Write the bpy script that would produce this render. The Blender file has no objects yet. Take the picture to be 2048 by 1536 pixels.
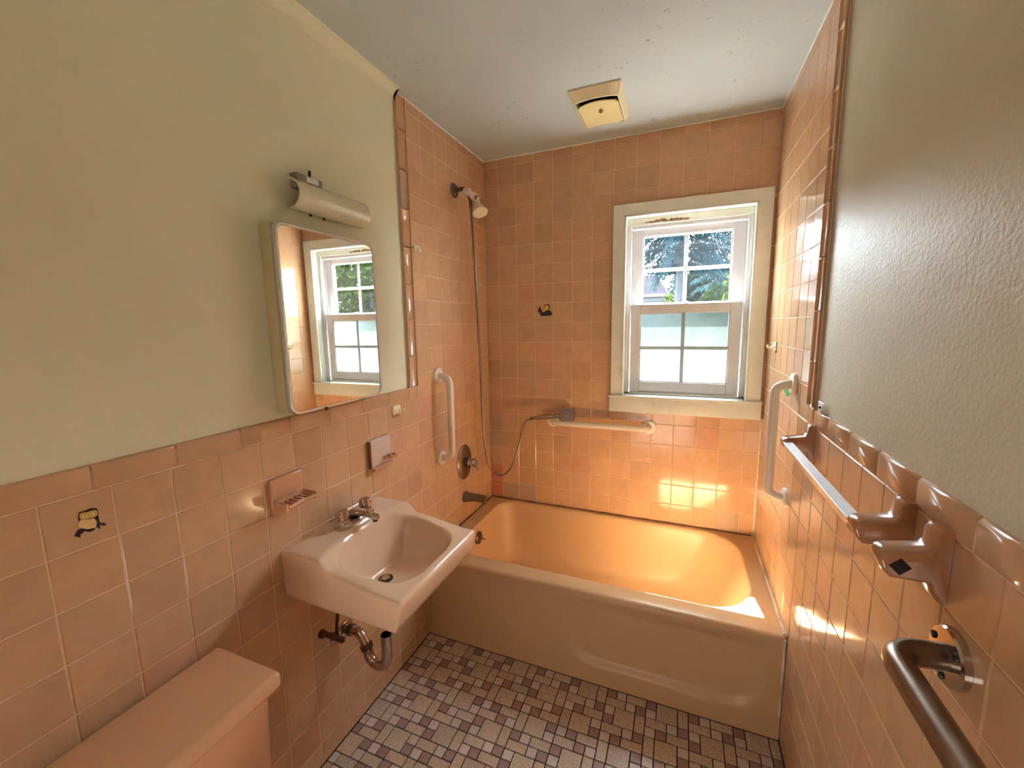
import bpy, bmesh, math, random
from mathutils import Vector, Matrix
PI = math.pi
rnd = random.Random(7)
scene = bpy.context.scene
COL = scene.collection

# ------------------------------------------------------------------ camera, light, exposure
P = 0.11                                   # wall tile pitch (m)
W = 1.47486                                # room width
ZT = 0.40891                               # tub rim height
ZC = 2.43283                               # ceiling height
YT = -0.74743                              # front of the tub
YR = -2.44                                 # rear wall
CAM = Vector((1.09603, -2.29821, 1.49896))
RW = ((0.9260414999554355, 0.37703907333981157, -0.016990513098292914),
      (0.03778710179086433, -0.1374115289901801, -0.9897930120175772),
      (-0.3755253324324924, 0.9159473832462415, -0.14149599226066084))
FPX = 827.36

cam_data = bpy.data.cameras.new('camera')
cam_data.sensor_width = 36.0
cam_data.lens = FPX / 2048.0 * 36.0
cam_data.clip_start = 0.01
cam_data.clip_end = 400
cam = bpy.data.objects.new('camera', cam_data)
COL.objects.link(cam)
r, d, f = (Vector(v) for v in RW)
cam.matrix_world = Matrix(((r.x, -d.x, -f.x, CAM.x), (r.y, -d.y, -f.y, CAM.y), (r.z, -d.z, -f.z, CAM.z), (0, 0, 0, 1)))
scene.camera = cam

world = bpy.data.worlds.new('sky')
scene.world = world
world.use_nodes = True
bgn = world.node_tree.nodes['Background']
bgn.inputs[0].default_value = (0.86, 0.94, 1.0, 1)
bgn.inputs[1].default_value = 30.0

sun_data = bpy.data.lights.new('sun', 'SUN')
sun_data.energy = 275.0
sun_data.color = (1.0, 0.96, 0.90)
sun_data.angle = math.radians(0.6)
sun = bpy.data.objects.new('sun', sun_data)
COL.objects.link(sun)
sun.location = (0, 6, 9)
sun.rotation_mode = 'QUATERNION'
sun.rotation_quaternion = Vector((0.106, -0.762, -1.536)).normalized().to_track_quat('-Z', 'Y')

hall_data = bpy.data.lights.new('hall_fill', 'AREA')      # added fill light, unseen behind the camera, lifts upper walls and ceiling
hall_data.shape = 'RECTANGLE'
hall_data.size, hall_data.size_y = 0.8, 0.9
hall_data.energy = 7.5
hall_data.color = (1.0, 0.97, 0.87)
hall = bpy.data.objects.new('hall_fill', hall_data)
COL.objects.link(hall)
hall.location = (0.86, -3.10, 0.12)
hall.rotation_euler = (math.radians(155), 0, 0)

scene.view_settings.view_transform = 'Standard'
scene.view_settings.look = 'None'
scene.view_settings.exposure = 1.12
scene.view_settings.gamma = 1.0
scene.view_settings.use_curve_mapping = False
scene.cycles.max_bounces = 14
scene.cycles.diffuse_bounces = 8
scene.cycles.glossy_bounces = 5
scene.cycles.transmission_bounces = 8
scene.cycles.transparent_max_bounces = 16
scene.cycles.use_denoising = True


# ------------------------------------------------------------------ helpers
def srgb(r, g, b):
    def c(v):
        v /= 255.0
        return v / 12.92 if v <= 0.04045 else ((v + 0.055) / 1.055) ** 2.4
    return (c(r), c(g), c(b), 1.0)


def wpos(o):
    v = Vector((0, 0, 0))
    while o is not None:
        v += o.location
        o = o.parent
    return v


class MB:
    """collects geometry in world coordinates and links it as one mesh object"""
    def __init__(self):
        self.v, self.f, self.s = [], [], []

    def add(self, verts, faces, smooth=False):
        n = len(self.v)
        self.v += [tuple(p) for p in verts]
        self.f += [tuple(i + n for i in q) for q in faces]
        self.s += [smooth] * len(faces)
        return self

    def box(self, x0, x1, y0, y1, z0, z1, b=0.0, seg=1, M=None):
        if b <= 0:
            vs = [(x, y, z) for x in (x0, x1) for y in (y0, y1) for z in (z0, z1)]
            fs = [(0, 1, 3, 2), (4, 6, 7, 5), (0, 4, 5, 1), (2, 3, 7, 6), (0, 2, 6, 4), (1, 5, 7, 3)]
        else:
            bm = bmesh.new()
            bmesh.ops.create_cube(bm, size=1.0)
            for v in bm.verts:
                v.co = Vector(((x0 + x1) / 2 + v.co.x * (x1 - x0), (y0 + y1) / 2 + v.co.y * (y1 - y0), (z0 + z1) / 2 + v.co.z * (z1 - z0)))
            bmesh.ops.bevel(bm, geom=bm.edges[:], offset=b, segments=seg, profile=0.5, affect='EDGES')
            bm.verts.index_update()
            vs = [v.co.copy() for v in bm.verts]
            fs = [[v.index for v in q.verts] for q in bm.faces]
            bm.free()
        if M is not None:
            vs = [M @ Vector(v) for v in vs]
        return self.add(vs, fs, b > 0 and seg > 1)

    def loft(self, rings, cap0=False, cap1=False, closed=True, smooth=True):
        n = len(rings[0])
        vs = [p for q in rings for p in q]
        fs = []
        for i in range(len(rings) - 1):
            for j in range(n if closed else n - 1):
                k = (j + 1) % n
                fs.append((i * n + j, i * n + k, (i + 1) * n + k, (i + 1) * n + j))
        if cap0:
            fs.append(tuple(range(n - 1, -1, -1)))
        if cap1:
            m = (len(rings) - 1) * n
            fs.append(tuple(range(m, m + n)))
        return self.add(vs, fs, smooth)

    def lathe(self, prof, origin, axis=(0, 0, 1), n=24, sx=1.0, sy=1.0, up=None, smooth=True):
        a = Vector(axis).normalized()
        u = (Vector(up) if up else (Vector((0, 0, 1)) if abs(a.z) < 0.9 else Vector((1, 0, 0))))
        u = (u - a * u.dot(a)).normalized()
        w = a.cross(u)
        o = Vector(origin)
        rings = []
        for rr, h in prof:
            rr = max(rr, 1e-5)
            rings.append([o + a * h + u * (rr * sy * math.cos(t)) + w * (rr * sx * math.sin(t)) for t in (2 * PI * i / n for i in range(n))])
        return self.loft(rings, True, True, True, smooth)

    def tube(self, path, rad, n=12, caps=True):
        pts = [Vector(p) for p in path]
        m = len(pts)
        rs = rad if isinstance(rad, (list, tuple)) else [rad] * m
        tang = []
        for i in range(m):
            t = pts[min(i + 1, m - 1)] - pts[max(i - 1, 0)]
            tang.append(t.normalized())
        u = tang[0].orthogonal().normalized()
        rings = []
        for i in range(m):
            t = tang[i]
            u = (u - t * u.dot(t)).normalized()
            w = t.cross(u)
            rings.append([pts[i] + (u * math.cos(a) + w * math.sin(a)) * rs[i] for a in (2 * PI * k / n for k in range(n))])
        return self.loft(rings, caps, caps)

    def prism(self, poly, fn, d0, d1, smooth=False):
        """poly: 2D outline, fn(u, v, d) -> point"""
        n = len(poly)
        vs = [fn(a, b, d0) for a, b in poly] + [fn(a, b, d1) for a, b in poly]
        fs = [tuple(range(n - 1, -1, -1)), tuple(range(n, 2 * n))]
        fs += [(i, (i + 1) % n, n + (i + 1) % n, n + i) for i in range(n)]
        bm = bmesh.new()
        bv = [bm.verts.new(v) for v in vs]
        for q in fs:
            bm.faces.new([bv[i] for i in q])
        bmesh.ops.triangulate(bm, faces=[q for q in bm.faces if len(q.verts) > 4])
        bmesh.ops.recalc_face_normals(bm, faces=bm.faces[:])
        bm.verts.index_update()
        self.add([v.co.copy() for v in bm.verts], [[v.index for v in q.verts] for q in bm.faces], smooth)
        bm.free()
        return self

    def build(self, name, mat, parent=None, fix=False, sharp=40, **props):
        off = wpos(parent) if parent is not None else Vector((0, 0, 0))
        me = bpy.data.meshes.new(name)
        me.from_pydata([(p[0] - off.x, p[1] - off.y, p[2] - off.z) for p in self.v], [], self.f)
        me.polygons.foreach_set('use_smooth', self.s)
        if fix:
            bm = bmesh.new()
            bm.from_mesh(me)
            bmesh.ops.recalc_face_normals(bm, faces=bm.faces[:])
            bm.to_mesh(me)
            bm.free()
        me.update()
        if any(self.s):
            me.set_sharp_from_angle(angle=math.radians(sharp))
        if mat is not None:
            me.materials.append(mat)
        o = bpy.data.objects.new(name, me)
        COL.objects.link(o)
        o.parent = parent
        for k, v in props.items():
            o[k] = v
        return o


def thing(name, label, cat, loc=(0, 0, 0), group=None):
    o = bpy.data.objects.new(name, None)
    o.empty_display_size = 0.05
    COL.objects.link(o)
    o.location = loc
    o['label'] = label
    o['category'] = cat
    if group:
        o['group'] = group
    return o


def arc(cx, cy, rx, ry, a0, a1, n):
    return [(cx + rx * math.cos(math.radians(a0 + (a1 - a0) * i / n)), cy + ry * math.sin(math.radians(a0 + (a1 - a0) * i / n))) for i in range(n + 1)]


def fillet(pts, rad, n=6):
    """round the inner corners of a 3D polyline"""
    out = [Vector(pts[0])]
    for i in range(1, len(pts) - 1):
        a, b, c = Vector(pts[i - 1]), Vector(pts[i]), Vector(pts[i + 1])
        u, w = (a - b).normalized(), (c - b).normalized()
        ang = u.angle(w)
        t = min(rad / math.tan(ang / 2), (a - b).length * 0.49, (c - b).length * 0.49)
        p0, p1 = b + u * t, b + w * t
        for k in range(n + 1):
            s = k / n
            out.append(p0 * (1 - s) ** 2 + b * 2 * s * (1 - s) + p1 * s * s)
    out.append(Vector(pts[-1]))
    return out


def spline(pts, n=8):
    ps = [Vector(p) for p in pts]
    ps = [ps[0] * 2 - ps[1]] + ps + [ps[-1] * 2 - ps[-2]]
    out = []
    for i in range(1, len(ps) - 2):
        a, b, c, e = ps[i - 1:i + 3]
        for k in range(n):
            t = k / n
            out.append(0.5 * (2 * b + (c - a) * t + (2 * a - 5 * b + 4 * c - e) * t * t + (3 * b - a - 3 * c + e) * t ** 3))
    out.append(ps[-2])
    return out


def sstep(a, b, x):
    t = max(0.0, min(1.0, (x - a) / (b - a)))
    return t * t * (3 - 2 * t)


# ------------------------------------------------------------------ materials
class NT:
    def __init__(self, name):
        self.m = bpy.data.materials.new(name)
        self.m.use_nodes = True
        self.t = self.m.node_tree
        self.b = self.t.nodes['Principled BSDF']
        self.out = self.t.nodes['Material Output']

    def n(self, typ, **kw):
        q = self.t.nodes.new(typ)
        for k, v in kw.items():
            if k in q.inputs:
                q.inputs[k].default_value = v
            else:
                setattr(q, k, v)
        return q

    def l(self, a, b):
        self.t.links.new(a, b)


def noise(k, scale, detail=3.0, rough=0.55, vec=None):
    q = k.n('ShaderNodeTexNoise')
    q.inputs['Scale'].default_value = scale
    q.inputs['Detail'].default_value = detail
    q.inputs['Roughness'].default_value = rough
    if vec is not None:
        k.l(vec, q.inputs['Vector'])
    return q


def ramp(k, fac, stops):
    q = k.n('ShaderNodeValToRGB')
    e = q.color_ramp.elements
    while len(e) < len(stops):
        e.new(0.5)
    for i, (p, c) in enumerate(stops):
        e[i].position = p
        e[i].color = c if len(c) == 4 else (*c, 1)
    k.l(fac, q.inputs[0])
    return q


def mix(k, fac, a, b, mode='MIX'):
    q = k.n('ShaderNodeMix', data_type='RGBA', blend_type=mode)
    for i, v in ((0, fac), (6, a), (7, b)):
        if hasattr(v, 'is_output'):
            k.l(v, q.inputs[i])
        else:
            q.inputs[i].default_value = v
    return q.outputs[2]


def bump(k, h, strength, dist=0.002):
    q = k.n('ShaderNodeBump')
    q.inputs['Strength'].default_value = strength
    q.inputs['Distance'].default_value = dist
    k.l(h, q.inputs['Height'])
    k.l(q.outputs[0], k.b.inputs['Normal'])
    return q


def simple(name, col, rough=0.5, metal=0.0, spec=0.5, var=0.06, vs=12.0, bmp=0.0, bs=60.0, bd=0.001, coat=0.0, dirt=None, dscale=5.0, dlo=0.55, dhi=0.75):
    k = NT(name)
    tc = k.n('ShaderNodeTexCoord')
    nz = noise(k, vs, 4.0, 0.6, tc.outputs['Object'])
    lo = tuple(c * (1 - var) for c in col[:3]) + (1,)
    hi = tuple(min(1, c * (1 + var)) for c in col[:3]) + (1,)
    c = ramp(k, nz.outputs[0], [(0.3, lo), (0.7, hi)]).outputs[0]
    if dirt is not None:
        n2 = noise(k, dscale, 6.0, 0.7, tc.outputs['Object'])
        fac = ramp(k, n2.outputs[0], [(dlo, (0, 0, 0)), (dhi, (1, 1, 1))]).outputs[0]
        c = mix(k, fac, c, dirt)
    k.l(c, k.b.inputs['Base Color'])
    k.b.inputs['Roughness'].default_value = rough
    k.b.inputs['Metallic'].default_value = metal
    k.b.inputs['Specular IOR Level'].default_value = spec
    k.b.inputs['Coat Weight'].default_value = coat
    if bmp > 0:
        n3 = noise(k, bs, 3.0, 0.5, tc.outputs['Object'])
        bump(k, n3.outputs[0], bmp, bd)
    return k.m


TILE = srgb(198, 157, 121)


def tile_glaze():
    k = NT('tile_glaze')
    oi = k.n('ShaderNodeObjectInfo')
    tc = k.n('ShaderNodeTexCoord')
    mul = k.n('ShaderNodeMath', operation='MULTIPLY')
    k.l(oi.outputs['Random'], mul.inputs[0])
    mul.inputs[1].default_value = 37.0
    add = k.n('ShaderNodeVectorMath', operation='ADD')
    k.l(tc.outputs['Object'], add.inputs[0])
    k.l(mul.outputs[0], add.inputs[1])
    nz = noise(k, 22.0, 4.0, 0.6, add.outputs[0])
    v = ramp(k, nz.outputs[0], [(0.3, (0.93, 0.93, 0.93)), (0.7, (1.05, 1.05, 1.05))]).outputs[0]
    c = mix(k, 1.0, oi.outputs['Color'], v, 'MULTIPLY')
    k.l(c, k.b.inputs['Base Color'])
    n2 = noise(k, 9.0, 2.0, 0.5, add.outputs[0])
    rr = ramp(k, n2.outputs[0], [(0.3, (0.08, 0.08, 0.08)), (0.75, (0.17, 0.17, 0.17))]).outputs[0]
    k.l(rr, k.b.inputs['Roughness'])
    k.b.inputs['Specular IOR Level'].default_value = 0.36
    n3 = noise(k, 30.0, 2.0, 0.5, add.outputs[0])
    bump(k, n3.outputs[0], 0.05, 0.002)
    return k.m


def floor_glaze(textured):
    k = NT('floor_tile_textured' if textured else 'floor_tile_plain')
    oi = k.n('ShaderNodeObjectInfo')
    tc = k.n('ShaderNodeTexCoord')
    if textured:
        vo = k.n('ShaderNodeTexVoronoi', feature='SMOOTH_F1')
        vo.inputs['Scale'].default_value = 150.0
        vo.inputs['Smoothness'].default_value = 0.35
        k.l(tc.outputs['Object'], vo.inputs['Vector'])
        v = ramp(k, vo.outputs['Distance'], [(0.1, (1.12, 1.1, 1.06)), (0.55, (0.74, 0.68, 0.60))]).outputs[0]
        bump(k, ramp(k, vo.outputs['Distance'], [(0.1, (1, 1, 1)), (0.6, (0, 0, 0))]).outputs[0], 0.35, 0.0012)
    else:
        nz = noise(k, 60.0, 3.0, 0.6, tc.outputs['Object'])
        v = ramp(k, nz.outputs[0], [(0.3, (0.9, 0.9, 0.9)), (0.7, (1.06, 1.06, 1.06))]).outputs[0]
        bump(k, nz.outputs[0], 0.06, 0.001)
    c = mix(k, 1.0, oi.outputs['Color'], v, 'MULTIPLY')
    k.l(c, k.b.inputs['Base Color'])
    k.b.inputs['Roughness'].default_value = 0.30
    return k.m


def wall_paint(name, col, rough, peel, ps, spec, grime, lo=0.66):
    k = NT(name)
    geo = k.n('ShaderNodeNewGeometry')
    nz = noise(k, 2.2, 5.0, 0.6, geo.outputs['Position'])
    c = mix(k, ramp(k, nz.outputs[0], [(0.35, (0, 0, 0)), (0.7, (1, 1, 1))]).outputs[0], col, tuple(v * 0.93 for v in col[:3]) + (1,))
    n2 = noise(k, 38.0, 6.0, 0.75, geo.outputs['Position'])
    n4 = noise(k, 3.0, 2.0, 0.5, geo.outputs['Position'])
    sp = k.n('ShaderNodeMath', operation='MULTIPLY')
    k.l(ramp(k, n2.outputs[0], [(lo, (0, 0, 0)), (lo + 0.04, (1, 1, 1))]).outputs[0], sp.inputs[0])
    k.l(ramp(k, n4.outputs[0], [(0.48, (0, 0, 0)), (0.62, (grime, grime, grime))]).outputs[0], sp.inputs[1])
    c = mix(k, sp.outputs[0], c, tuple(v * 0.35 for v in col[:3]) + (1,))
    k.l(c, k.b.inputs['Base Color'])
    k.b.inputs['Roughness'].default_value = rough
    k.b.inputs['Specular IOR Level'].default_value = spec
    n3 = noise(k, ps, 2.0, 0.5, geo.outputs['Position'])
    n5 = noise(k, 14.0, 3.0, 0.5, geo.outputs['Position'])
    ad = k.n('ShaderNodeMath', operation='ADD')
    k.l(n3.outputs[0], ad.inputs[0])
    k.l(n5.outputs[0], ad.inputs[1])
    bump(k, ad.outputs[0], peel, 0.003)
    return k.m


def glass_clear():
    k = NT('window_glass_clear')
    t = k.t
    t.nodes.remove(k.b)
    tr = k.n('ShaderNodeBsdfTransparent')
    gl = k.n('ShaderNodeBsdfGlossy')
    gl.inputs['Roughness'].default_value = 0.0
    lw = k.n('ShaderNodeLayerWeight')
    pw = k.n('ShaderNodeMath', operation='POWER')
    k.l(lw.outputs['Facing'], pw.inputs[0])
    pw.inputs[1].default_value = 4.0
    fr = k.n('ShaderNodeMath', operation='MULTIPLY_ADD')
    k.l(pw.outputs[0], fr.inputs[0])
    fr.inputs[1].default_value = 0.5
    fr.inputs[2].default_value = 0.03
    geo = k.n('ShaderNodeNewGeometry')
    nz = noise(k, 60.0, 5.0, 0.7, geo.outputs['Position'])
    c = ramp(k, nz.outputs[0], [(0.35, (0.93, 0.96, 0.97)), (0.8, (0.86, 0.9, 0.91))]).outputs[0]
    k.l(c, tr.inputs[0])
    mx = k.n('ShaderNodeMixShader')
    k.l(fr.outputs[0], mx.inputs[0])
    k.l(tr.outputs[0], mx.inputs[1])
    k.l(gl.outputs[0], mx.inputs[2])
    dust = k.n('ShaderNodeBsdfTranslucent')          # thin film of dust on the pane
    dust.inputs[0].default_value = (0.9, 0.95, 1.0, 1)
    m2 = k.n('ShaderNodeMixShader')
    m2.inputs[0].default_value = 0.0007
    k.l(mx.outputs[0], m2.inputs[1])
    k.l(dust.outputs[0], m2.inputs[2])
    k.l(m2.outputs[0], k.out.inputs[0])
    return k.m


def glass_frosted():
    k = NT('window_glass_frosted')
    t = k.t
    t.nodes.remove(k.b)
    geo = k.n('ShaderNodeNewGeometry')
    nz = noise(k, 7.0, 6.0, 0.7, geo.outputs['Position'])
    c = ramp(k, nz.outputs[0], [(0.35, (0.46, 0.50, 0.51)), (0.72, (0.38, 0.43, 0.41))]).outputs[0]
    rf = k.n('ShaderNodeBsdfRefraction')
    rf.inputs['Roughness'].default_value = 0.46
    rf.inputs['IOR'].default_value = 1.30
    k.l(c, rf.inputs[0])
    tl = k.n('ShaderNodeBsdfTranslucent')
    tl.inputs[0].default_value = (0.75, 0.86, 0.86, 1)
    mx = k.n('ShaderNodeMixShader')
    mx.inputs[0].default_value = 0.012
    k.l(rf.outputs[0], mx.inputs[1])
    k.l(tl.outputs[0], mx.inputs[2])
    k.l(mx.outputs[0], k.out.inputs[0])
    return k.m


def leaf_mat(name, col, tcol, tw=0.35):
    k = NT(name)
    t = k.t
    t.nodes.remove(k.b)
    df = k.n('ShaderNodeBsdfDiffuse')
    tl = k.n('ShaderNodeBsdfTranslucent')
    geo = k.n('ShaderNodeNewGeometry')
    nz = noise(k, 3.0, 4.0, 0.7, geo.outputs['Position'])
    k.l(mix(k, nz.outputs[0], tuple(v * 0.6 for v in col[:3]) + (1,), tuple(v * 1.4 for v in col[:3]) + (1,)), df.inputs[0])
    k.l(mix(k, nz.outputs[0], tuple(v * 0.6 for v in tcol[:3]) + (1,), tuple(v * 1.4 for v in tcol[:3]) + (1,)), tl.inputs[0])
    mx = k.n('ShaderNodeMixShader')
    mx.inputs[0].default_value = tw
    k.l(df.outputs[0], mx.inputs[1])
    k.l(tl.outputs[0], mx.inputs[2])
    k.l(mx.outputs[0], k.out.inputs[0])
    return k.m


M = {}
M['tile'] = tile_glaze()
M['floor_tex'] = floor_glaze(True)
M['floor_plain'] = floor_glaze(False)
M['grout'] = simple('wall_grout', srgb(226, 190, 158), 0.85, dirt=srgb(150, 110, 80), dscale=4.0, dlo=0.55, dhi=0.8)
M['floor_grout'] = simple('floor_grout', srgb(34, 20, 14), 0.95, var=0.25)
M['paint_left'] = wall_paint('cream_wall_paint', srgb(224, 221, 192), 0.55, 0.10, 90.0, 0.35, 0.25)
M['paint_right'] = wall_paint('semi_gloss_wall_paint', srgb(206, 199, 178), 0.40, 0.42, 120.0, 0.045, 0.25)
M['paint_ceiling'] = wall_paint('ceiling_paint', srgb(188, 195, 192), 0.75, 0.22, 60.0, 0.3, 1.0, 0.615)
M['panel'] = simple('dark_unseen_hall', srgb(70, 48, 34), 0.6, var=0.2)  # unseen hall, coloured dark to cut light bounced back into the room
M['trim'] = simple('cream_trim_paint', srgb(222, 224, 214), 0.42, bmp=0.08, bs=50, dirt=srgb(190, 172, 138), dscale=7, dlo=0.6, dhi=0.8)
M['vinyl'] = simple('white_vinyl', srgb(206, 204, 206), 0.38, dirt=srgb(180, 172, 160), dscale=9, dlo=0.62, dhi=0.85)
M['tub'] = simple('peach_enamel', srgb(203, 167, 126), 0.30, var=0.03, vs=3.0, spec=0.32, bmp=0.02, bs=20, dirt=srgb(160, 116, 80), dscale=16, dlo=0.68, dhi=0.8)
M['sink'] = simple('peach_china', srgb(230, 196, 168), 0.10, var=0.03, vs=3.0, spec=0.6)
M['toilet'] = simple('peach_toilet_china', srgb(212, 160, 120), 0.16, var=0.03, vs=3.0, spec=0.55)
M['ceramic'] = simple('peach_ceramic', srgb(204, 150, 118), 0.12, var=0.04, spec=0.55)
M['ceramic_dark'] = simple('brown_ceramic', srgb(168, 118, 84), 0.14, var=0.05, spec=0.55)
M['ceramic_grey'] = simple('greyed_ceramic', srgb(200, 180, 168), 0.16, var=0.05)
M['chrome'] = simple('worn_chrome', srgb(196, 184, 176), 0.14, 1.0, var=0.1, vs=40, bmp=0.03, bs=150)
M['bronze'] = simple('dull_bronze_metal', srgb(120, 100, 84), 0.30, 1.0, var=0.15, vs=40)
M['steel'] = simple('brushed_steel', srgb(140, 126, 116), 0.30, 1.0, var=0.06, vs=60)
M['alu'] = simple('aluminium', srgb(224, 228, 234), 0.36, 1.0, var=0.06, vs=60)
M['rust'] = simple('rusty_brass', srgb(96, 58, 42), 0.5, 0.6, var=0.3, vs=60)
M['white'] = simple('white_enamel', srgb(228, 216, 198), 0.28, var=0.03)
M['plastic'] = simple('ivory_plastic', srgb(236, 220, 180), 0.35, var=0.03)
M['fan'] = simple('yellowed_plastic', srgb(226, 208, 150), 0.4, var=0.05, dirt=srgb(190, 165, 110), dscale=14, dlo=0.66, dhi=0.8)
M['fan_frame'] = simple('cream_plastic', srgb(220, 204, 166), 0.42, var=0.05)
M['dark'] = simple('dark_void', srgb(30, 20, 16), 0.8)
M['black'] = simple('black_plastic', srgb(24, 20, 20), 0.4)
M['greyface'] = simple('grey_spray_face', srgb(150, 134, 134), 0.4)
M['opal'] = simple('opal_plastic', srgb(206, 202, 176), 0.16, var=0.05, vs=20, spec=0.6, dirt=srgb(170, 160, 130), dscale=18, dlo=0.6, dhi=0.8)
M['grey_metal'] = simple('grey_painted_metal', srgb(150, 140, 126), 0.45, 0.5, var=0.2, vs=80)
M['cabinet'] = simple('cream_painted_steel', srgb(196, 180, 142), 0.45)
M['caulk'] = simple('white_caulk', srgb(222, 208, 186), 0.5, var=0.08, bmp=0.3, bs=60, dirt=srgb(150, 120, 92), dscale=9, dlo=0.5, dhi=0.75)
M['dark_caulk'] = simple('mouldy_caulk', srgb(110, 72, 46), 0.7, var=0.3, vs=40)
M['wood'] = simple('bare_wood', srgb(128, 92, 62), 0.8, var=0.4, vs=50)
M['glass'] = glass_clear()
M['frost'] = glass_frosted()
M['grid'] = leaf_mat('thin_vinyl_grid', (0.42, 0.50, 0.54), (0.45, 0.55, 0.58), 0.08)
k = NT('mirror_silver')
k.b.inputs['Base Color'].default_value = (0.90, 0.91, 0.88, 1)
k.b.inputs['Metallic'].default_value = 1.0
geo_ = k.n('ShaderNodeNewGeometry')
nz_ = noise(k, 55.0, 6.0, 0.8, geo_.outputs['Position'])
k.l(ramp(k, nz_.outputs[0], [(0.66, (0.015, 0.015, 0.015)), (0.74, (0.3, 0.3, 0.3))]).outputs[0], k.b.inputs['Roughness'])
M['mirror'] = k.m
M['ink'] = simple('decal_ink', srgb(36, 26, 30), 0.3)
M['owl_tan'] = simple('decal_tan', srgb(222, 184, 130), 0.25)
M['owl_face'] = simple('decal_yellow_tan', srgb(206, 166, 92), 0.25)
M['eyeball'] = simple('decal_cream', srgb(240, 220, 160), 0.25)
M['blue_leaf'] = simple('decal_blue_grey', srgb(60, 64, 76), 0.25)
M['yellow'] = simple('decal_yellow', srgb(226, 186, 62), 0.25)
M['amber'] = simple('decal_amber', srgb(232, 170, 90), 0.25)
M['green'] = simple('decal_green', srgb(34, 150, 80), 0.25)
M['pale_green'] = simple('decal_pale_green', srgb(150, 190, 110), 0.25)
M['hook'] = simple('ivory_hook_plastic', srgb(238, 222, 178), 0.3)
M['edge_shade'] = simple('brown_edge_shade', srgb(126, 78, 54), 0.6, var=0.35, vs=90)  # brown that stands in for shade on the holder plate's side
M['glue'] = simple('old_brown_glue', srgb(150, 104, 50), 0.6, var=0.3, vs=80)

# ------------------------------------------------------------------ tiles
TM = {}


def tile_mesh(w, h):
    key = (round(w, 4), round(h, 4))
    if key not in TM:
        g, b, t = 0.0013, 0.0014, 0.0045
        x, y = w / 2 - g, h / 2 - g
        vs = []
        for e, z in ((0, -t), (0, -b), (min(b * 1.3, x * 0.4, y * 0.4), 0.0)):
            vs += [(-x + e, -y + e, z), (x - e, -y + e, z), (x - e, y - e, z), (-x + e, y - e, z)]
        fs = [(8, 9, 10, 11)]
        for i in range(4):
            j = (i + 1) % 4
            fs += [(i, j, 4 + j, 4 + i), (4 + i, 4 + j, 8 + j, 8 + i)]
        me = bpy.data.meshes.new('tile')
        me.from_pydata(vs, [], fs)
        me.update()
        me.materials.append(M['tile'])
        TM[key] = me
    return TM[key]


def cap_mesh(length, h):
    """bullnose: local X along the length, Y from the field edge outward, Z towards the room"""
    key = ('cap', round(length, 4), round(h, 4))
    if key not in TM:
        g = 0.0013
        prof = [(0.0015, -0.006), (0.0015, -0.001), (0.003, 0.0006)]
        rr = 0.0085
        prof += [(h - rr + rr * math.sin(a), -rr + 0.001 + rr * math.cos(a)) for a in (0, PI / 8, PI / 4, 3 * PI / 8, PI / 2)]
        n = len(prof)
        vs = []
        for x, e in ((-length / 2 + g, 0.0012), (-length / 2 + g + 0.0014, 0), (length / 2 - g - 0.0014, 0), (length / 2 - g, 0.0012)):
            vs += [(x, a, z - e if z > -0.004 else z) for a, z in prof]
        fs = []
        for i in range(3):
            for j in range(n - 1):
                fs.append((i * n + j, (i + 1) * n + j, (i + 1) * n + j + 1, i * n + j + 1))
        fs += [tuple(range(n)), tuple(range(4 * n - 1, 3 * n - 1, -1))]
        me = bpy.data.meshes.new('tile')
        me.from_pydata(vs, [], fs)
        me.polygons.foreach_set('use_smooth', [True] * len(fs))
        me.update()
        me.set_sharp_from_angle(angle=math.radians(50))
        me.materials.append(M['tile'])
        TM[key] = me
    return TM[key]


def in_frame(p, pad=40):
    q = Vector(p) - CAM
    z = q.dot(f)
    if z < 0.05:
        return False
    u, v = 1024 + FPX * q.dot(r) / z, 768 + FPX * q.dot(d) / z
    return -pad < u < 2048 + pad and -pad < v < 1536 + pad


def place_tile(me, centre, ux, uy, parent, name='tile', col=None, jit=True):
    n = ux.cross(uy)
    R = Matrix((ux, uy, n)).transposed().to_4x4()
    if jit:
        R = R @ Matrix.Rotation(math.radians(rnd.gauss(0, 0.09)), 4, 'X') @ Matrix.Rotation(math.radians(rnd.gauss(0, 0.09)), 4, 'Y')
    o = bpy.data.objects.new(name, me)
    o.parent = parent
    o.matrix_local = Matrix.Translation(Vector(centre)) @ R
    c = col or TILE
    s = 1 + rnd.gauss(0, 0.035)
    t = rnd.gauss(0, 0.012)
    o.color = (min(1, c[0] * s * (1 + t)), min(1, c[1] * s), min(1, c[2] * s * (1 - t)), 1)
    COL.objects.link(o)
    return o


def stuff_tiles(items, parent, name, mat, col):
    """tiles past the limit or out of the picture: joined into one part"""
    if not items:
        return
    mb = MB()
    for me, centre, ux, uy in items:
        n = ux.cross(uy)
        R = Matrix((ux, uy, n)).transposed().to_4x4()
        T = Matrix.Translation(Vector(centre)) @ R
        mb.add([T @ v.co for v in me.vertices], [tuple(q.vertices) for q in me.polygons])
    o = mb.build(name, mat, parent, kind='stuff')
    o.color = col


# ------------------------------------------------------------------ room shell
T_ = 0.12


def structure(name, mb, mat, **kw):
    return mb.build(name, mat, None, kind='structure', **kw)


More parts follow.
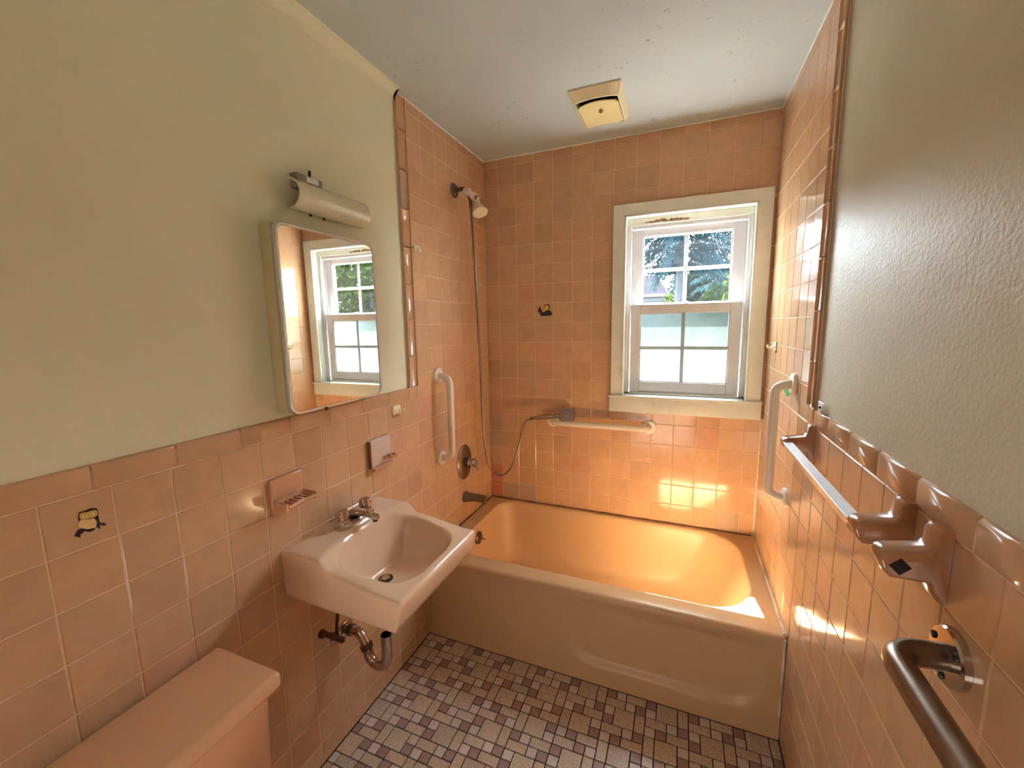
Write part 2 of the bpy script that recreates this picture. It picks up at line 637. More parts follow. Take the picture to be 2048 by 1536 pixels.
XP = 0.006    # painted plaster lies this far behind the tile faces
floor = structure('floor', MB().box(-T_, W + T_, YR - 1.3, T_, -0.1, -0.0035), M['floor_grout'])
ceiling = structure('ceiling', MB().box(-T_, W + T_, YR - 1.3, 0.11, ZC, ZC + 0.1), M['paint_ceiling'])
wall_left = structure('wall_left', MB().box(-T_, -XP, YR - T_, 0.11, -0.1, ZC), M['paint_left'])
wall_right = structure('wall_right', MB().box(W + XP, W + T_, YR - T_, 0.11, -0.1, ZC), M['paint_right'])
HX0, HX1, HZ0, HZ1 = 0.797, 1.408, 1.108, 2.046     # rough opening of the window
mb = MB()
mb.box(-T_, HX0, XP, 0.11, -0.1, ZC).box(HX1, W + T_, XP, 0.11, -0.1, ZC)
mb.box(HX0, HX1, XP, 0.11, -0.1, HZ0).box(HX0, HX1, XP, 0.11, HZ1, ZC)
wall_back = structure('wall_back', mb, M['paint_left'])
mb = MB()
mb.box(-T_, 0.42, YR - T_, YR, -0.1, ZC).box(1.30, W + T_, YR - T_, YR, -0.1, ZC).box(0.42, 1.30, YR - T_, YR, 2.05, ZC)
wall_rear = structure('wall_rear', mb, M['paint_left'])
mb = MB()
mb.box(-0.55, -0.45, YR - 1.3, YR - T_, -0.1, ZC).box(W + 0.45, W + 0.55, YR - 1.3, YR - T_, -0.1, ZC)
mb.box(-0.55, W + 0.55, YR - 1.4, YR - 1.3, -0.1, ZC)
structure('wall_unseen_hall', mb, M['panel'])
mb = MB()
mb.box(-0.55, -T_, YR - 1.3, YR - T_ + .05, ZC, ZC + .1).box(W + T_, W + 0.55, YR - 1.3, YR - T_ + .05, ZC, ZC + .1)
mb.box(-0.55, -T_, YR - 1.3, YR - T_ + .05, -.1, -.0035).box(W + T_, W + 0.55, YR - 1.3, YR - T_ + .05, -.1, -.0035)
structure('ceiling_unseen_hall', mb, M['panel'])

# grout beds
CAPZ = ZT + 7.5 * P
ROW7 = ZT + 7 * P
YL7 = -(0.8173 + 6) * P
YR7 = -(0.8965 + 6) * P
GB = 0.0016
MB().box(-XP, -GB, YR, YL7 - 0.05, 0, CAPZ - 0.012).box(-XP, -GB, YL7 - 0.052, 0.0, 0, ZC).build('grout_bed', M['grout'], wall_left)
MB().box(W + GB, W + XP, YR, YR7 - 0.05, 0, CAPZ - 0.012).box(W + GB, W + XP, YR7 - 0.052, 0.0, 0, ZC).build('grout_bed', M['grout'], wall_right)
mb = MB().box(0, HX0, GB, XP, 0.3, ZC).box(HX1, W, GB, XP, 0.3, ZC).box(HX0, HX1, GB, XP, 0.3, HZ0).box(HX0, HX1, GB, XP, HZ1, ZC)
mb.build('grout_bed', M['grout'], wall_back)

# side walls -------------------------------------------------------
GREYT, PINKT, REDT = srgb(180, 150, 126), srgb(202, 153, 124), srgb(190, 126, 98)


def side_wall(wall, x, sgn, first, y7, capjoint):
    """sgn +1: left wall (normal +x), -1: right wall (normal -x)"""
    ux = Vector((0, 1, 0)) if sgn > 0 else Vector((0, -1, 0))
    uz = Vector((0, 0, 1))
    items = []
    ys = [0.0] + [-(first + i) * P for i in range(0, 7)]
    zs = [ZT + 0.0005] + [ZT + i * P for i in range(1, 19)] + [ZC]
    for i in range(7):
        for j in range(19):
            a, b = ys[i + 1], ys[i]
            z0, z1 = zs[j], zs[j + 1]
            items.append((tile_mesh(b - a, z1 - z0), (x, (a + b) / 2, (z0 + z1) / 2), ux, uz))
    # wainscot field
    zw = [0.0] + [ZT + i * P for i in range(-3, 8)]
    yy = y7
    while yy > YR + 0.01:
        a = max(yy - P, YR)
        for j in range(len(zw) - 1):
            z0, z1 = zw[j], zw[j + 1]
            items.append((tile_mesh(yy - a, z1 - z0), (x, (a + yy) / 2, (z0 + z1) / 2), ux, uz))
        yy = a
    # cap course
    js = [y7, y7 - 0.065] + [capjoint - 0.1545 * i for i in range(0, 10)] + [YR]
    js = [q for q in js if q >= YR]
    for b, a in zip(js[:-1], js[1:]):
        if b - a > 0.01:
            items.append((cap_mesh(b - a, CAPZ - ROW7), (x, (a + b) / 2, ROW7), ux, uz))
    # vertical bullnose beside the painted wall
    zv = [CAPZ + 0.001] + [1.372 + 0.1535 * i for i in range(0, 7)] + [ZC]
    for z0, z1 in zip(zv[:-1], zv[1:]):
        o1 = Vector((0, 0, -1)) if sgn > 0 else Vector((0, 0, 1))
        items.append((cap_mesh(z1 - z0, 0.0605), (x, y7, (z0 + z1) / 2), o1, Vector((0, -1, 0))))
    seen = [q for q in items if in_frame(q[1])]
    seen.sort(key=lambda q: (Vector(q[1]) - CAM).length)
    rest = [q for q in items if not in_frame(q[1])] + seen[300:]
    for me, c, a, b in seen[:300]:
        col = None
        if sgn > 0 and abs(c[1] - (y7 - 0)) < 0.01 and 2.0 < c[2] < 2.15:
            col = GREYT
        elif rnd.random() < 0.03:
            col = PINKT
        place_tile(me, c, a, b, wall, col=col)
    stuff_tiles(rest, wall, 'tile_field', M['tile'], TILE)


side_wall(wall_left, 0.0, 1, 0.8173, YL7, -0.950)
side_wall(wall_right, W, -1, 0.8965, YR7, -0.958)

# back wall --------------------------------------------------------
ux, uz = Vector((1, 0, 0)), Vector((0, 0, 1))
xs = [0.0] + [(0.7603 + i) * P for i in range(13)] + [W]
zs = [ZT + 0.0005] + [ZT + i * P for i in range(1, 19)] + [ZC]
CX0, CX1, CZ0, CZ1 = 0.772, 1.435, 1.05, 2.070
for i in range(14):
    for j in range(19):
        x0, x1, z0, z1 = xs[i], xs[i + 1], zs[j], zs[j + 1]
        if x1 > CX0 and x0 < CX1 and z1 > CZ0 and z0 < CZ1:
            best = max(((CX0 - x0) * (z1 - z0), 0), ((x1 - CX1) * (z1 - z0), 1), ((CZ0 - z0) * (x1 - x0), 2), ((z1 - CZ1) * (x1 - x0), 3))
            if best[0] < 1e-4:
                continue
            if best[1] == 0:
                x1 = CX0
            elif best[1] == 1:
                x0 = CX1
            elif best[1] == 2:
                z1 = CZ0
            else:
                z0 = CZ1
            if x1 - x0 < 0.006 or z1 - z0 < 0.006:
                continue
        col = None
        if i == 0 and j in (0, 1):
            col = REDT
        elif i in (1, 2) and j == 0 or i == 0 and j in (3, 4) or (i, j) == (12, 0):
            col = GREYT
        elif rnd.random() < 0.04:
            col = PINKT
        place_tile(tile_mesh(x1 - x0, z1 - z0), ((x0 + x1) / 2, 0, (z0 + z1) / 2), ux, uz, wall_back, col=col)

# floor mosaic -------------------------------------------------------
U = 0.305 / 8
BIG, LIGHT, DARK = srgb(212, 195, 180), srgb(206, 190, 182), srgb(158, 126, 120)
seqs = {
    0: [('S',), ('V',), ('D', 'L', 'R', 0), ('R', 'L', 'D', 1), ('1', 'D', 'L')],
    1: [('S',), ('V',), ('R', 'L', 'D', 1), ('L', 'D', 'R', 0), ('1', 'L', 'D')],
    2: [('S',), ('1', 'L', 'D'), ('R', 'L', 'D', 1), ('L', 'D', 'R', 0), ('V',)],
    3: [('S',), ('1', 'D', 'L'), ('L', 'D', 'R', 0), ('R', 'D', 'L', 1), ('V',)],
}
phase = {0: 0.183, 1: 0.031, 2: 0.183, 3: 0.031}
floor_items = []
band = 0
yb = YT - 0.001
while yb > YR:
    s = seqs[band % 4]
    x = phase[band % 4] - U - 0.305 * 2
    ytop, ymid, ybot = yb, yb - U, yb - 2 * U
    while x < W:
        for e in s:
            if e[0] == 'S':
                cells = [(x, x + 2 * U, ybot, ytop, 'B')]
                wd = 2
            elif e[0] == 'V':
                cells = [(x, x + U, ybot, ytop, 'B')]
                wd = 1
            elif e[0] == '1':
                cells = [(x, x + U, ymid, ytop, e[1]), (x, x + U, ybot, ymid, e[2])]
                wd = 1
            elif e[3] == 0:
                cells = [(x, x + U, ymid, ytop, e[0]), (x + U, x + 2 * U, ymid, ytop, e[1]), (x, x + 2 * U, ybot, ymid, 'B')]
                wd = 2
            else:
                cells = [(x, x + 2 * U, ymid, ytop, 'B'), (x, x + U, ybot, ymid, e[1]), (x + U, x + 2 * U, ybot, ymid, e[2])]
                wd = 2
            for a0, a1, b0, b1, kd in cells:
                a0, a1, b0 = max(a0, 0.001), min(a1, W - 0.001), max(b0, YR)
                if a1 - a0 > 0.006 and b1 - b0 > 0.006:
                    floor_items.append((a0, a1, b0, b1, kd))
            x += wd * U
    yb -= 2 * U
    band += 1
FM = {}


def floor_mesh(w, h, tex):
    key = (round(w, 4), round(h, 4), tex)
    if key not in FM:
        g, b, t = 0.0017, 0.0012, 0.004
        x, y = w / 2 - g, h / 2 - g
        vs = []
        for e, z in ((0, -t), (0, -b), (b, 0.0)):
            vs += [(-x + e, -y + e, z), (x - e, -y + e, z), (x - e, y - e, z), (-x + e, y - e, z)]
        fs = [(8, 9, 10, 11)]
        for i in range(4):
            j = (i + 1) % 4
            fs += [(i, j, 4 + j, 4 + i), (4 + i, 4 + j, 8 + j, 8 + i)]
        me = bpy.data.meshes.new('tile')
        me.from_pydata(vs, [], fs)
        me.update()
        me.materials.append(M['floor_tex'] if tex else M['floor_plain'])
        FM[key] = me
    return FM[key]


fx, fy = Vector((1, 0, 0)), Vector((0, 1, 0))
vis = [q for q in floor_items if in_frame(((q[0] + q[1]) / 2, (q[2] + q[3]) / 2, 0), 5)]
hid = [q for q in floor_items if not in_frame(((q[0] + q[1]) / 2, (q[2] + q[3]) / 2, 0), 5)]


def px_area(q):
    c = Vector(((q[0] + q[1]) / 2, (q[2] + q[3]) / 2, 0))
    dd = (c - CAM)
    return (q[1] - q[0]) * (q[3] - q[2]) * abs(dd.normalized().z) / dd.length_squared


vis.sort(key=px_area, reverse=True)
for n, q in enumerate(vis[:300]):
    c = {'B': BIG, 'L': LIGHT, 'D': DARK}[q[4]]
    o = place_tile(floor_mesh(q[1] - q[0], q[3] - q[2], q[4] == 'B'), ((q[0] + q[1]) / 2, (q[2] + q[3]) / 2, 0), fx, fy, floor, col=c)
rest = vis[300:] + hid
for kd, c, m in (('B', BIG, 'floor_tex'), ('L', LIGHT, 'floor_plain'), ('D', DARK, 'floor_plain')):
    stuff_tiles([(floor_mesh(q[1] - q[0], q[3] - q[2], kd == 'B'), ((q[0] + q[1]) / 2, (q[2] + q[3]) / 2, 0), fx, fy) for q in rest if q[4] == kd], floor, 'tile_mosaic', M[m], c)

# trims ------------------------------------------------------------
prof = [(0, 0), (0.004, 0)] + [(0.004 + 0.030 * (1 - math.cos(a)), 0.010 + 0.026 * math.sin(a)) for a in (0, .3, .6, .9, 1.2, PI / 2)] + [(0.038, 0.0405), (0, 0.0405)]
structure('trim_1', MB().prism(prof, lambda u, v, y: (-XP + u, y, ZC - 0.0405 + v), YR, -0.812), M['paint_left'])
beads = MB()


def bead(p0, p1, rad):
    n = max(2, int((Vector(p1) - Vector(p0)).length / 0.03))
    pts = [Vector(p0).lerp(Vector(p1), i / n) for i in range(n + 1)]
    beads.tube(pts, [rad * (0.75 + 0.6 * rnd.random()) for _ in pts], 6)


bead((0, -0.81, ZC - 0.001), (0, 0, ZC - 0.001), 0.005)
bead((W, -0.81, ZC - 0.001), (W, 0, ZC - 0.001), 0.004)
bead((0, 0, ZC - 0.001), (W, 0, ZC - 0.001), 0.0035)
beads.build('paint_bead', M['trim'], ceiling)
beads = MB()
bead((W - 0.001, -0.001, ZT), (W - 0.001, -0.001, 1.02), 0.0055)
beads.build('caulk_bead', M['caulk'], wall_right)

# ------------------------------------------------------------------ window
win = MB().box(HX0, HX1, 0.107, 0.112, HZ0 - 0.01, HZ0 + 0.012).build('window_1', M['vinyl'], None, kind='structure')
YF = -0.0008
cas = lambda poly: MB().prism(poly, lambda u, v, y: (u, y, v), -0.021, YF).build('casing', M['trim'], win)
cas([(0.746, 1.10), (0.806, 1.10), (0.806, 2.040), (0.746, 2.098)])
cas([(1.399, 1.10), (1.461, 1.10), (1.461, 2.098), (1.399, 2.040)])
cas([(0.746, 2.098), (0.806, 2.040), (1.399, 2.040), (1.461, 2.098)])
mb = MB().box(0.801, 0.812, -0.024, -0.012, 1.10, 2.045, 0.003, 2).box(1.393, 1.404, -0.024, -0.012, 1.10, 2.045, 0.003, 2).box(0.801, 1.404, -0.024, -0.012, 2.034, 2.045, 0.003, 2)
mb.build('casing_bead', M['trim'], win)
MB().box(0.736, 1.470, -0.034, 0.045, 1.096, 1.110, 0.004, 2).build('stool', M['trim'], win)
MB().box(0.738, 1.467, -0.024, YF, 1.018, 1.096, 0.003, 2).build('apron', M['trim'], win)
MB().box(HX0, 0.810, YF, 0.11, 1.11, HZ1).build('jamb', M['trim'], win)
MB().box(1.396, HX1, YF, 0.11, 1.11, HZ1).build('jamb', M['trim'], win)
head = MB().box(0.810, 1.396, YF, 0.11, 2.036, HZ1).box(0.810, 1.396, 0.034, 0.11, 2.000, 2.036).build('jamb_head', M['trim'], win)
pts = []
for i in range(24):
    pts.append((0.90 + 0.21 * i / 23, 2.004 + 0.006 * rnd.random()))
for i in range(23, -1, -1):
    pts.append((0.90 + 0.21 * i / 23, 2.0095 + 0.012 * rnd.random() * math.sin(PI * (i + 1) / 25) + 0.002))
MB().prism(pts, lambda u, v, y: (u, y, v), 0.0332, 0.0342).build('bare_wood', M['wood'], win)
# vinyl frame
mb = MB()
fx0, fx1, fz0, fz1 = 0.810, 1.396, 1.110, 2.000
for a, b_, y0, y1 in ((0.0, 0.016, 0.036, 0.11), (0.016, 0.024, 0.036, 0.048), (0.016, 0.024, 0.072, 0.084)):
    mb.box(fx0 + a, fx0 + b_, y0, y1, fz0, fz1, 0.0015).box(fx1 - b_, fx1 - a, y0, y1, fz0, fz1, 0.0015)
mb.box(fx0, fx1, 0.046, 0.11, fz1 - 0.018, fz1, 0.0015).box(fx0, fx1, 0.036, 0.11, fz0, fz0 + 0.012, 0.0015)
mb.build('frame', M['vinyl'], win)


def sash(name, x0, x1, z0, z1, gx0, gx1, gz0, gz1, y0, y1, glass):
    mb = MB()
    mb.box(x0, gx0, y0, y1, z0, z1, 0.002).box(gx1, x1, y0, y1, z0, z1, 0.002)
    mb.box(gx0, gx1, y0, y1, z0, gz0, 0.002).box(gx0, gx1, y0, y1, gz1, z1, 0.002)
    for a, b_, c, e in ((gx0, gx0 + 0.005, gz0, gz1), (gx1 - 0.005, gx1, gz0, gz1), (gx0, gx1, gz0, gz0 + 0.005), (gx0, gx1, gz1 - 0.005, gz1)):
        mb.box(a, b_, y0 + 0.006, y1, c, e)
    o = mb.build(name, M['vinyl'], win)
    ym = (y0 + y1) / 2
    MB().box(gx0, gx1, ym - 0.0015, ym + 0.0015, gz0, gz1).build('glass_pane', M[glass], o)
    mx, mz = (gx0 + gx1) / 2, (gz0 + gz1) / 2
    gm, sg = (M['vinyl'], 1) if glass == 'glass' else (M['grid'], -1)
    q0, q1 = sorted((ym + sg * 0.003, ym + sg * 0.010))
    MB().box(mx - 0.009, mx + 0.009, q0, q1, gz0, gz1, 0.002).build('muntin', gm, o)
    q0, q1 = sorted((ym + sg * 0.0038, ym + sg * 0.0092))
    MB().box(gx0, gx1, q0, q1, mz - 0.009, mz + 0.009, 0.002).build('muntin', gm, o)
    return o


up = sash('upper_sash', 0.834, 1.372, 1.560, 1.985, 0.889, 1.314, 1.597, 1.949, 0.080, 0.106, 'glass')
lo = sash('lower_sash', 0.836, 1.370, 1.122, 1.590, 0.886, 1.316, 1.180, 1.548, 0.048, 0.072, 'frost')
MB().box(0.836, 1.370, 0.040, 0.049, 1.588, 1.594, 0.001).build('meeting_rail_lip', M['vinyl'], lo)
mb = MB().box(1.082, 1.124, 0.050, 0.070, 1.590, 1.599, 0.003, 2).box(1.094, 1.120, 0.052, 0.066, 1.599, 1.606, 0.003, 2)
mb.build('sash_lock', M['vinyl'], lo)
for xx in (0.861, 1.343):
    MB().box(xx - 0.004, xx + 0.004, 0.077, 0.081, 1.655, 1.705, 0.001).build('tilt_latch', M['plastic'], up)

# ------------------------------------------------------------------ bathtub
tub = thing('bathtub', 'peach enamelled bathtub built in beneath the window', 'bathtub', (W / 2, YT / 2, 0))


def rring(x0, x1, y0, y1, rl, rr, z, nc=9, ne=16, ns=8):
    pts = []

    def seg(a, b_, n):
        for i in range(1, n):
            t = i / n
            pts.append((a[0] + (b_[0] - a[0]) * t, a[1] + (b_[1] - a[1]) * t))
    pts += arc(x0 + rl, y0 + rl, rl, rl, 180, 270, nc)
    seg((x0 + rl, y0), (x1 - rr, y0), ne)
    pts += arc(x1 - rr, y0 + rr, rr, rr, 270, 360, nc)
    seg((x1, y0 + rr), (x1, y1 - rr), ns)
    pts += arc(x1 - rr, y1 - rr, rr, rr, 0, 90, nc)
    seg((x1 - rr, y1), (x0 + rl, y1), ne)
    pts += arc(x0 + rl, y1 - rl, rl, rl, 90, 180, nc)
    seg((x0, y1 - rl), (x0, y0 + rl), ns)
    return [(a, b_, z) for a, b_ in pts]


e = 0.0015
rings = [rring(e, W - e, YT, -e, 0.001, 0.001, ZT - 0.026)]
for a in (0, 22, 45, 67, 90):
    s, c = math.sin(math.radians(a)), math.cos(math.radians(a))
    rings.append(rring(e, W - e, YT + 0.016 * (1 - c), -e, 0.001, 0.001, ZT - 0.016 + 0.016 * s))
rings.append(rring(0.083, 1.402, -0.662, -0.024, 0.10, 0.185, ZT - 0.001))
rings.append(rring(0.088, 1.397, -0.657, -0.028, 0.10, 0.185, ZT - 0.005))
rings.append(rring(0.093, 1.390, -0.652, -0.033, 0.10, 0.185, ZT - 0.016))
rings.append(rring(0.097, 1.380, -0.648, -0.037, 0.10, 0.185, ZT - 0.04))
rings.append(rring(0.106, 1.345, -0.640, -0.046, 0.11, 0.19, 0.28))
rings.append(rring(0.116, 1.300, -0.630, -0.056, 0.115, 0.19, 0.18))
rings.append(rring(0.126, 1.262, -0.618, -0.068, 0.12, 0.19, 0.12))
rings.append(rring(0.146, 1.225, -0.598, -0.088, 0.12, 0.18, 0.088))
rings.append(rring(0.180, 1.180, -0.565, -0.120, 0.11, 0.16, 0.076))
rings.append(rring(0.40, 0.95, -0.40, -0.28, 0.02, 0.03, 0.072))
MB().loft(rings, False, True).build('basin', M['tub'], tub, sharp=60)
# apron with its recessed panel
NX, NZ = 90, 34
vs, fs = [], []
for j in range(NZ + 1):
    for i in range(NX + 1):
        x, z = e + (W - 2 * e) * i / NX, (ZT - 0.026) * j / NZ
        px0, px1, pz0, pz1, pr = 0.705, 1.400, 0.095, 0.60, 0.10
        dx = abs(x - (px0 + px1) / 2) - (px1 - px0) / 2 + pr
        dz = abs(z - (pz0 + pz1) / 2) - (pz1 - pz0) / 2 + pr
        sd = math.hypot(max(dx, 0), max(dz, 0)) + min(max(dx, dz), 0) - pr
        dep = 0.017 * sstep(0.018, -0.020, sd) * (1 - sstep(ZT - 0.075, ZT - 0.028, z))
        vs.append((x, YT + dep, z))
for j in range(NZ):
    for i in range(NX):
        a = j * (NX + 1) + i
        fs.append((a, a + 1, a + NX + 2, a + NX + 1))
MB().add(vs, fs, True).build('apron', M['tub'], tub, sharp=80)
ov = MB().lathe([(0.034, 0.0), (0.034, 0.005), (0.028, 0.010), (0.010, 0.011)], (0.103, -0.40, 0.345), (1, 0, 0.09), 28).build('overflow_plate', M['bronze'], tub)
MB().tube([(0.114, -0.40, 0.345), (0.128, -0.398, 0.342), (0.140, -0.392, 0.338)], 0.0032, 8).build('trip_lever', M['bronze'], ov)
MB().lathe([(0.032, 0), (0.032, 0.003), (0.024, 0.004), (0.022, -0.002), (0.004, -0.002)], (0.26, -0.34, 0.0765), (0, 0, 1), 24).build('drain', M['bronze'], tub)
beads = MB()
bead((0.004, -0.004, ZT + 0.001), (W - 0.005, -0.004, ZT + 0.001), 0.0042)
bead((0.004, -0.74, ZT + 0.001), (0.004, -0.004, ZT + 0.001), 0.0035)
beads.build('old_caulk', M['dark_caulk'], tub)
beads = MB()
bead((W - 0.005, YT + 0.01, ZT + 0.001), (W - 0.005, -0.004, ZT + 0.001), 0.006)
bead((W - 0.006, YT + 0.001, 0.10), (W - 0.006, YT + 0.001, ZT - 0.01), 0.004)
beads.build('white_caulk', M['caulk'], tub)

# tub spout, valve ---------------------------------------------------
sp = thing('tub_spout', 'short dull bronze tub spout low on the tiled wall', 'spout', (0, -0.352, 0.545))


def oval(cx, cy, cz, ry, rz, ex=2.6, n=24):
    out = []
    for i in range(n):
        t = 2 * PI * i / n
        c, s = math.cos(t), math.sin(t)
        out.append((cx, cy + ry * math.copysign(abs(c) ** (2 / ex), c), cz + rz * math.copysign(abs(s) ** (2 / ex), s)))
    return out


MB().loft([oval(0.0005, -0.352, 0.547, 0.031, 0.031, 2), oval(0.010, -0.352, 0.547, 0.031, 0.031, 2), oval(0.016, -0.352, 0.547, 0.025, 0.026),
           oval(0.06, -0.352, 0.550, 0.022, 0.021), oval(0.115, -0.352, 0.550, 0.021, 0.018, 3), oval(0.130, -0.352, 0.549, 0.018, 0.015, 3)], True, True).build('body', M['steel'], sp, fix=True)
MB().lathe([(0.012, 0), (0.012, 0.014)], (0.118, -0.352, 0.522), (0, 0, 1), 16).build('outlet', M['steel'], sp)

vl = thing('shower_valve', 'oval bronze mixer valve plate with round knob', 'valve', (0, -0.345, 0.748))
MB().lathe([(0.098, 0.0005), (0.098, 0.004), (0.088, 0.010), (0.055, 0.013), (0.030, 0.016), (0.002, 0.016)], (0, -0.348, 0.748), (1, 0, 0), 40, sx=0.80).build('plate', M['steel'], vl, fix=True)
MB().lathe([(0.024, 0.014), (0.024, 0.036), (0.019, 0.040), (0.018, 0.046)], (0, -0.345, 0.750), (1, 0, 0), 24).build('stem', M['steel'], vl, fix=True)
kb = MB().lathe([(0.017, 0.042), (0.023, 0.047), (0.0235, 0.066), (0.019, 0.073), (0.006, 0.075)], (0, -0.345, 0.750), (1, 0, 0), 20).build('knob', M['chrome'], vl, fix=True)
MB().tube([(0.060, -0.340, 0.733), (0.072, -0.333, 0.716), (0.080, -0.329, 0.704)], [0.006, 0.005, 0.004], 8).build('lever', M['chrome'], kb)

# ------------------------------------------------------------------ shower head with diverter and hand shower
sh = thing('wall_shower', 'ivory shower head on a bronze arm high on the wall', 'shower head', (0, -0.357, 2.178))
MB().lathe([(0.036, 0.0005), (0.036, 0.004), (0.028, 0.013), (0.014, 0.018), (0.011, 0.018)], (0, -0.357, 2.178), (1, 0, 0), 28).build('flange', M['bronze'], sh, fix=True)
MB().tube(fillet([(0.01, -0.357, 2.178), (0.055, -0.357, 2.178), (0.090, -0.357, 2.155)], 0.03), 0.0105, 12).build('arm', M['bronze'], sh)
ax = Vector((0.085, 0, -0.055)).normalized()
o0 = Vector((0.060, -0.357, 2.168))
dv = MB().lathe([(0.015, 0.0), (0.017, 0.004), (0.017, 0.040), (0.014, 0.043), (0.014, 0.047), (0.019, 0.050), (0.019, 0.070), (0.014, 0.074)], o0, ax, 20)
dv.lathe([(0.0115, 0), (0.0115, 0.03)], (0.072, -0.372, 2.157), (1, -0.1, 0), 14)
dv.build('diverter', M['white'], sh, fix=True)
MB().box(-0.014, 0.014, -0.009, 0.009, -0.012, 0.012, 0.003, 2, M=Matrix.Translation(o0 + ax * 0.086 + Vector((0, 0, 0.003))) @ ax.to_track_quat('Z', 'Y').to_matrix().to_4x4()).build('diverter_lever', M['chrome'], sh)
hx = Vector((0.42, -0.30, -1.0)).normalized()
h0 = Vector((0.128, -0.357, 2.112))
MB().lathe([(0.008, 0), (0.012, 0.004), (0.012, 0.012), (0.0155, 0.016), (0.018, 0.030), (0.026, 0.045), (0.033, 0.058), (0.035, 0.066), (0.038, 0.068), (0.038, 0.073), (0.035, 0.075)], h0, hx, 28).build('bell', M['plastic'], sh, fix=True)
mb = MB()
side = hx.orthogonal().normalized()
sid2 = hx.cross(side)
for rr, n in ((0.007, 5), (0.015, 10), (0.023, 15), (0.030, 20)):
    for i in range(n):
        a = 2 * PI * i / n
        c = h0 + hx * 0.075 + (side * math.cos(a) + sid2 * math.sin(a)) * rr
        mb.lathe([(0.0016, 0), (0.0012, 0.003)], c, hx, 5)
mb.build('spray_nozzles', M['white'], sh, fix=True, kind='stuff')

hose = thing('shower_hose', 'metal hose hanging in a loop from the shower arm', 'hose', (0.09, -0.33, 2.11))
path = [(0.094, -0.355, 2.118), (0.094, -0.352, 2.06), (0.092, -0.33, 1.86), (0.082, -0.29, 1.55), (0.070, -0.25, 1.26), (0.062, -0.23, 1.08), (0.054, -0.20, 0.865),
        (0.064, -0.17, 0.693), (0.100, -0.15, 0.622), (0.150, -0.135, 0.620), (0.204, -0.125, 0.690), (0.238, -0.105, 0.812), (0.252, -0.088, 0.895), (0.272, -0.075, 0.940), (0.300, -0.068, 0.953)]
MB().tube(spline(path, 10), 0.0062, 10).build('tube', M['steel'], hose)
MB().lathe([(0.0125, 0), (0.0125, -0.014), (0.010, -0.022), (0.0085, -0.05)], (0.094, -0.356, 2.135), (0, 0, 1), 14).build('nut', M['bronze'], hose, fix=True)

hs = thing('hand_shower', 'round chrome hand shower lying on the white grab bar', 'hand shower', (0.45, -0.065, 0.975))
MB().tube([(0.296, -0.067, 0.953), (0.315, -0.066, 0.957), (0.335, -0.065, 0.962), (0.375, -0.064, 0.970), (0.410, -0.063, 0.973), (0.432, -0.062, 0.975)],
          [0.0085, 0.0095, 0.012, 0.0135, 0.013, 0.0115], 16).build('handle', M['chrome'], hs)
MB().tube([(0.300, -0.0668, 0.9545), (0.301, -0.0667, 0.9548), (0.304, -0.0665, 0.9553)], 0.0102, 14).build('collar', M['black'], hs)
MB().tube([(0.430, -0.062, 0.975), (0.450, -0.060, 0.978), (0.468, -0.058, 0.980)], [0.0115, 0.013, 0.016], 14).build('neck', M['chrome'], hs)
ha = Vector((0.06, -1.0, 0.22)).normalized()
hc = Vector((0.508, -0.050, 0.9815))
MB().lathe([(0.020, -0.020), (0.040, -0.014), (0.047, -0.004), (0.047, 0.002), (0.044, 0.004)], hc, ha, 36).build('head', M['chrome'], hs, fix=True)
fc = MB().lathe([(0.0435, 0.0035), (0.0425, 0.0055), (0.003, 0.006)], hc, ha, 36).build('spray_face', M['greyface'], hs, fix=True)
mb = MB()
s1 = ha.orthogonal().normalized()
s2 = ha.cross(s1)
for rr, n in ((0.011, 8), (0.020, 13), (0.0275, 18), (0.0345, 24), (0.039, 28)):
    for i in range(n):
        a = 2 * PI * i / n + rr * 90
        mb.lathe([(0.0019, 0), (0.0015, 0.002)], hc + ha * 0.0055 + (s1 * math.cos(a) + s2 * math.sin(a)) * rr, ha, 6)
mb.build('spray_nozzles', M['black'], fc, fix=True, kind='stuff')


# ------------------------------------------------------------------ grab bars
def grab_bar(name, label, a, b_, normal, depth, rad, mat, fl, flmat=None, group=None, screws=False):
    """a, b_: the two flange centres on the wall"""
    a, b_, n = Vector(a), Vector(b_), Vector(normal)
    g = thing(name, label, 'grab bar', a, group)
    u = (b_ - a).normalized()
    s = 0.012
    pts = fillet([a + n * 0.002, a + n * depth + u * s, b_ + n * depth - u * s, b_ + n * 0.002], 0.05, 9)
    MB().tube(pts, rad, 18).build('bar', mat, g)
    for c in (a, b_):
        q = MB().lathe([(fl, 0.0004), (fl, 0.009), (fl * 0.93, 0.012), (rad * 1.2, 0.0125)], c, n, 32).build('flange', flmat or mat, g, fix=True)
        if screws:
            for t in (0.6, 2.7, 4.7):
                w1 = n.cross(u)
                MB().lathe([(0.006, 0.0), (0.005, 0.003), (0.001, 0.0035)], c + n * 0.012 + (u * math.cos(t) + w1 * math.sin(t)) * fl * 0.74, n, 10).build('screw', M['black'], q, fix=True)
    return g


grab_bar('grab_bar', 'white upright grab bar left of the shower valve', (0, -0.583, 0.845), (0, -0.583, 1.262), (1, 0, 0), 0.068, 0.0158, M['white'], 0.037, group='white grab bars around the tub')
grab_bar('grab_bar', 'white horizontal grab bar under the window', (0.413, 0, 0.938), (0.952, 0, 0.938), (0, -1, 0), 0.056, 0.0158, M['white'], 0.037, group='white grab bars around the tub')
grab_bar('grab_bar', 'white upright grab bar right of the window beside the towel bar', (W, -0.578, 0.850), (W, -0.578, 1.276), (-1, 0, 0), 0.060, 0.0158, M['white'], 0.037, group='white grab bars around the tub')
grab_bar('grab_bar', 'steel grab bar low in front of the towel bar posts', (W, -1.572, 1.017), (W, -2.25, 1.017), (-1, 0, 0), 0.078, 0.0185, M['steel'], 0.042, M['chrome'], screws=True)

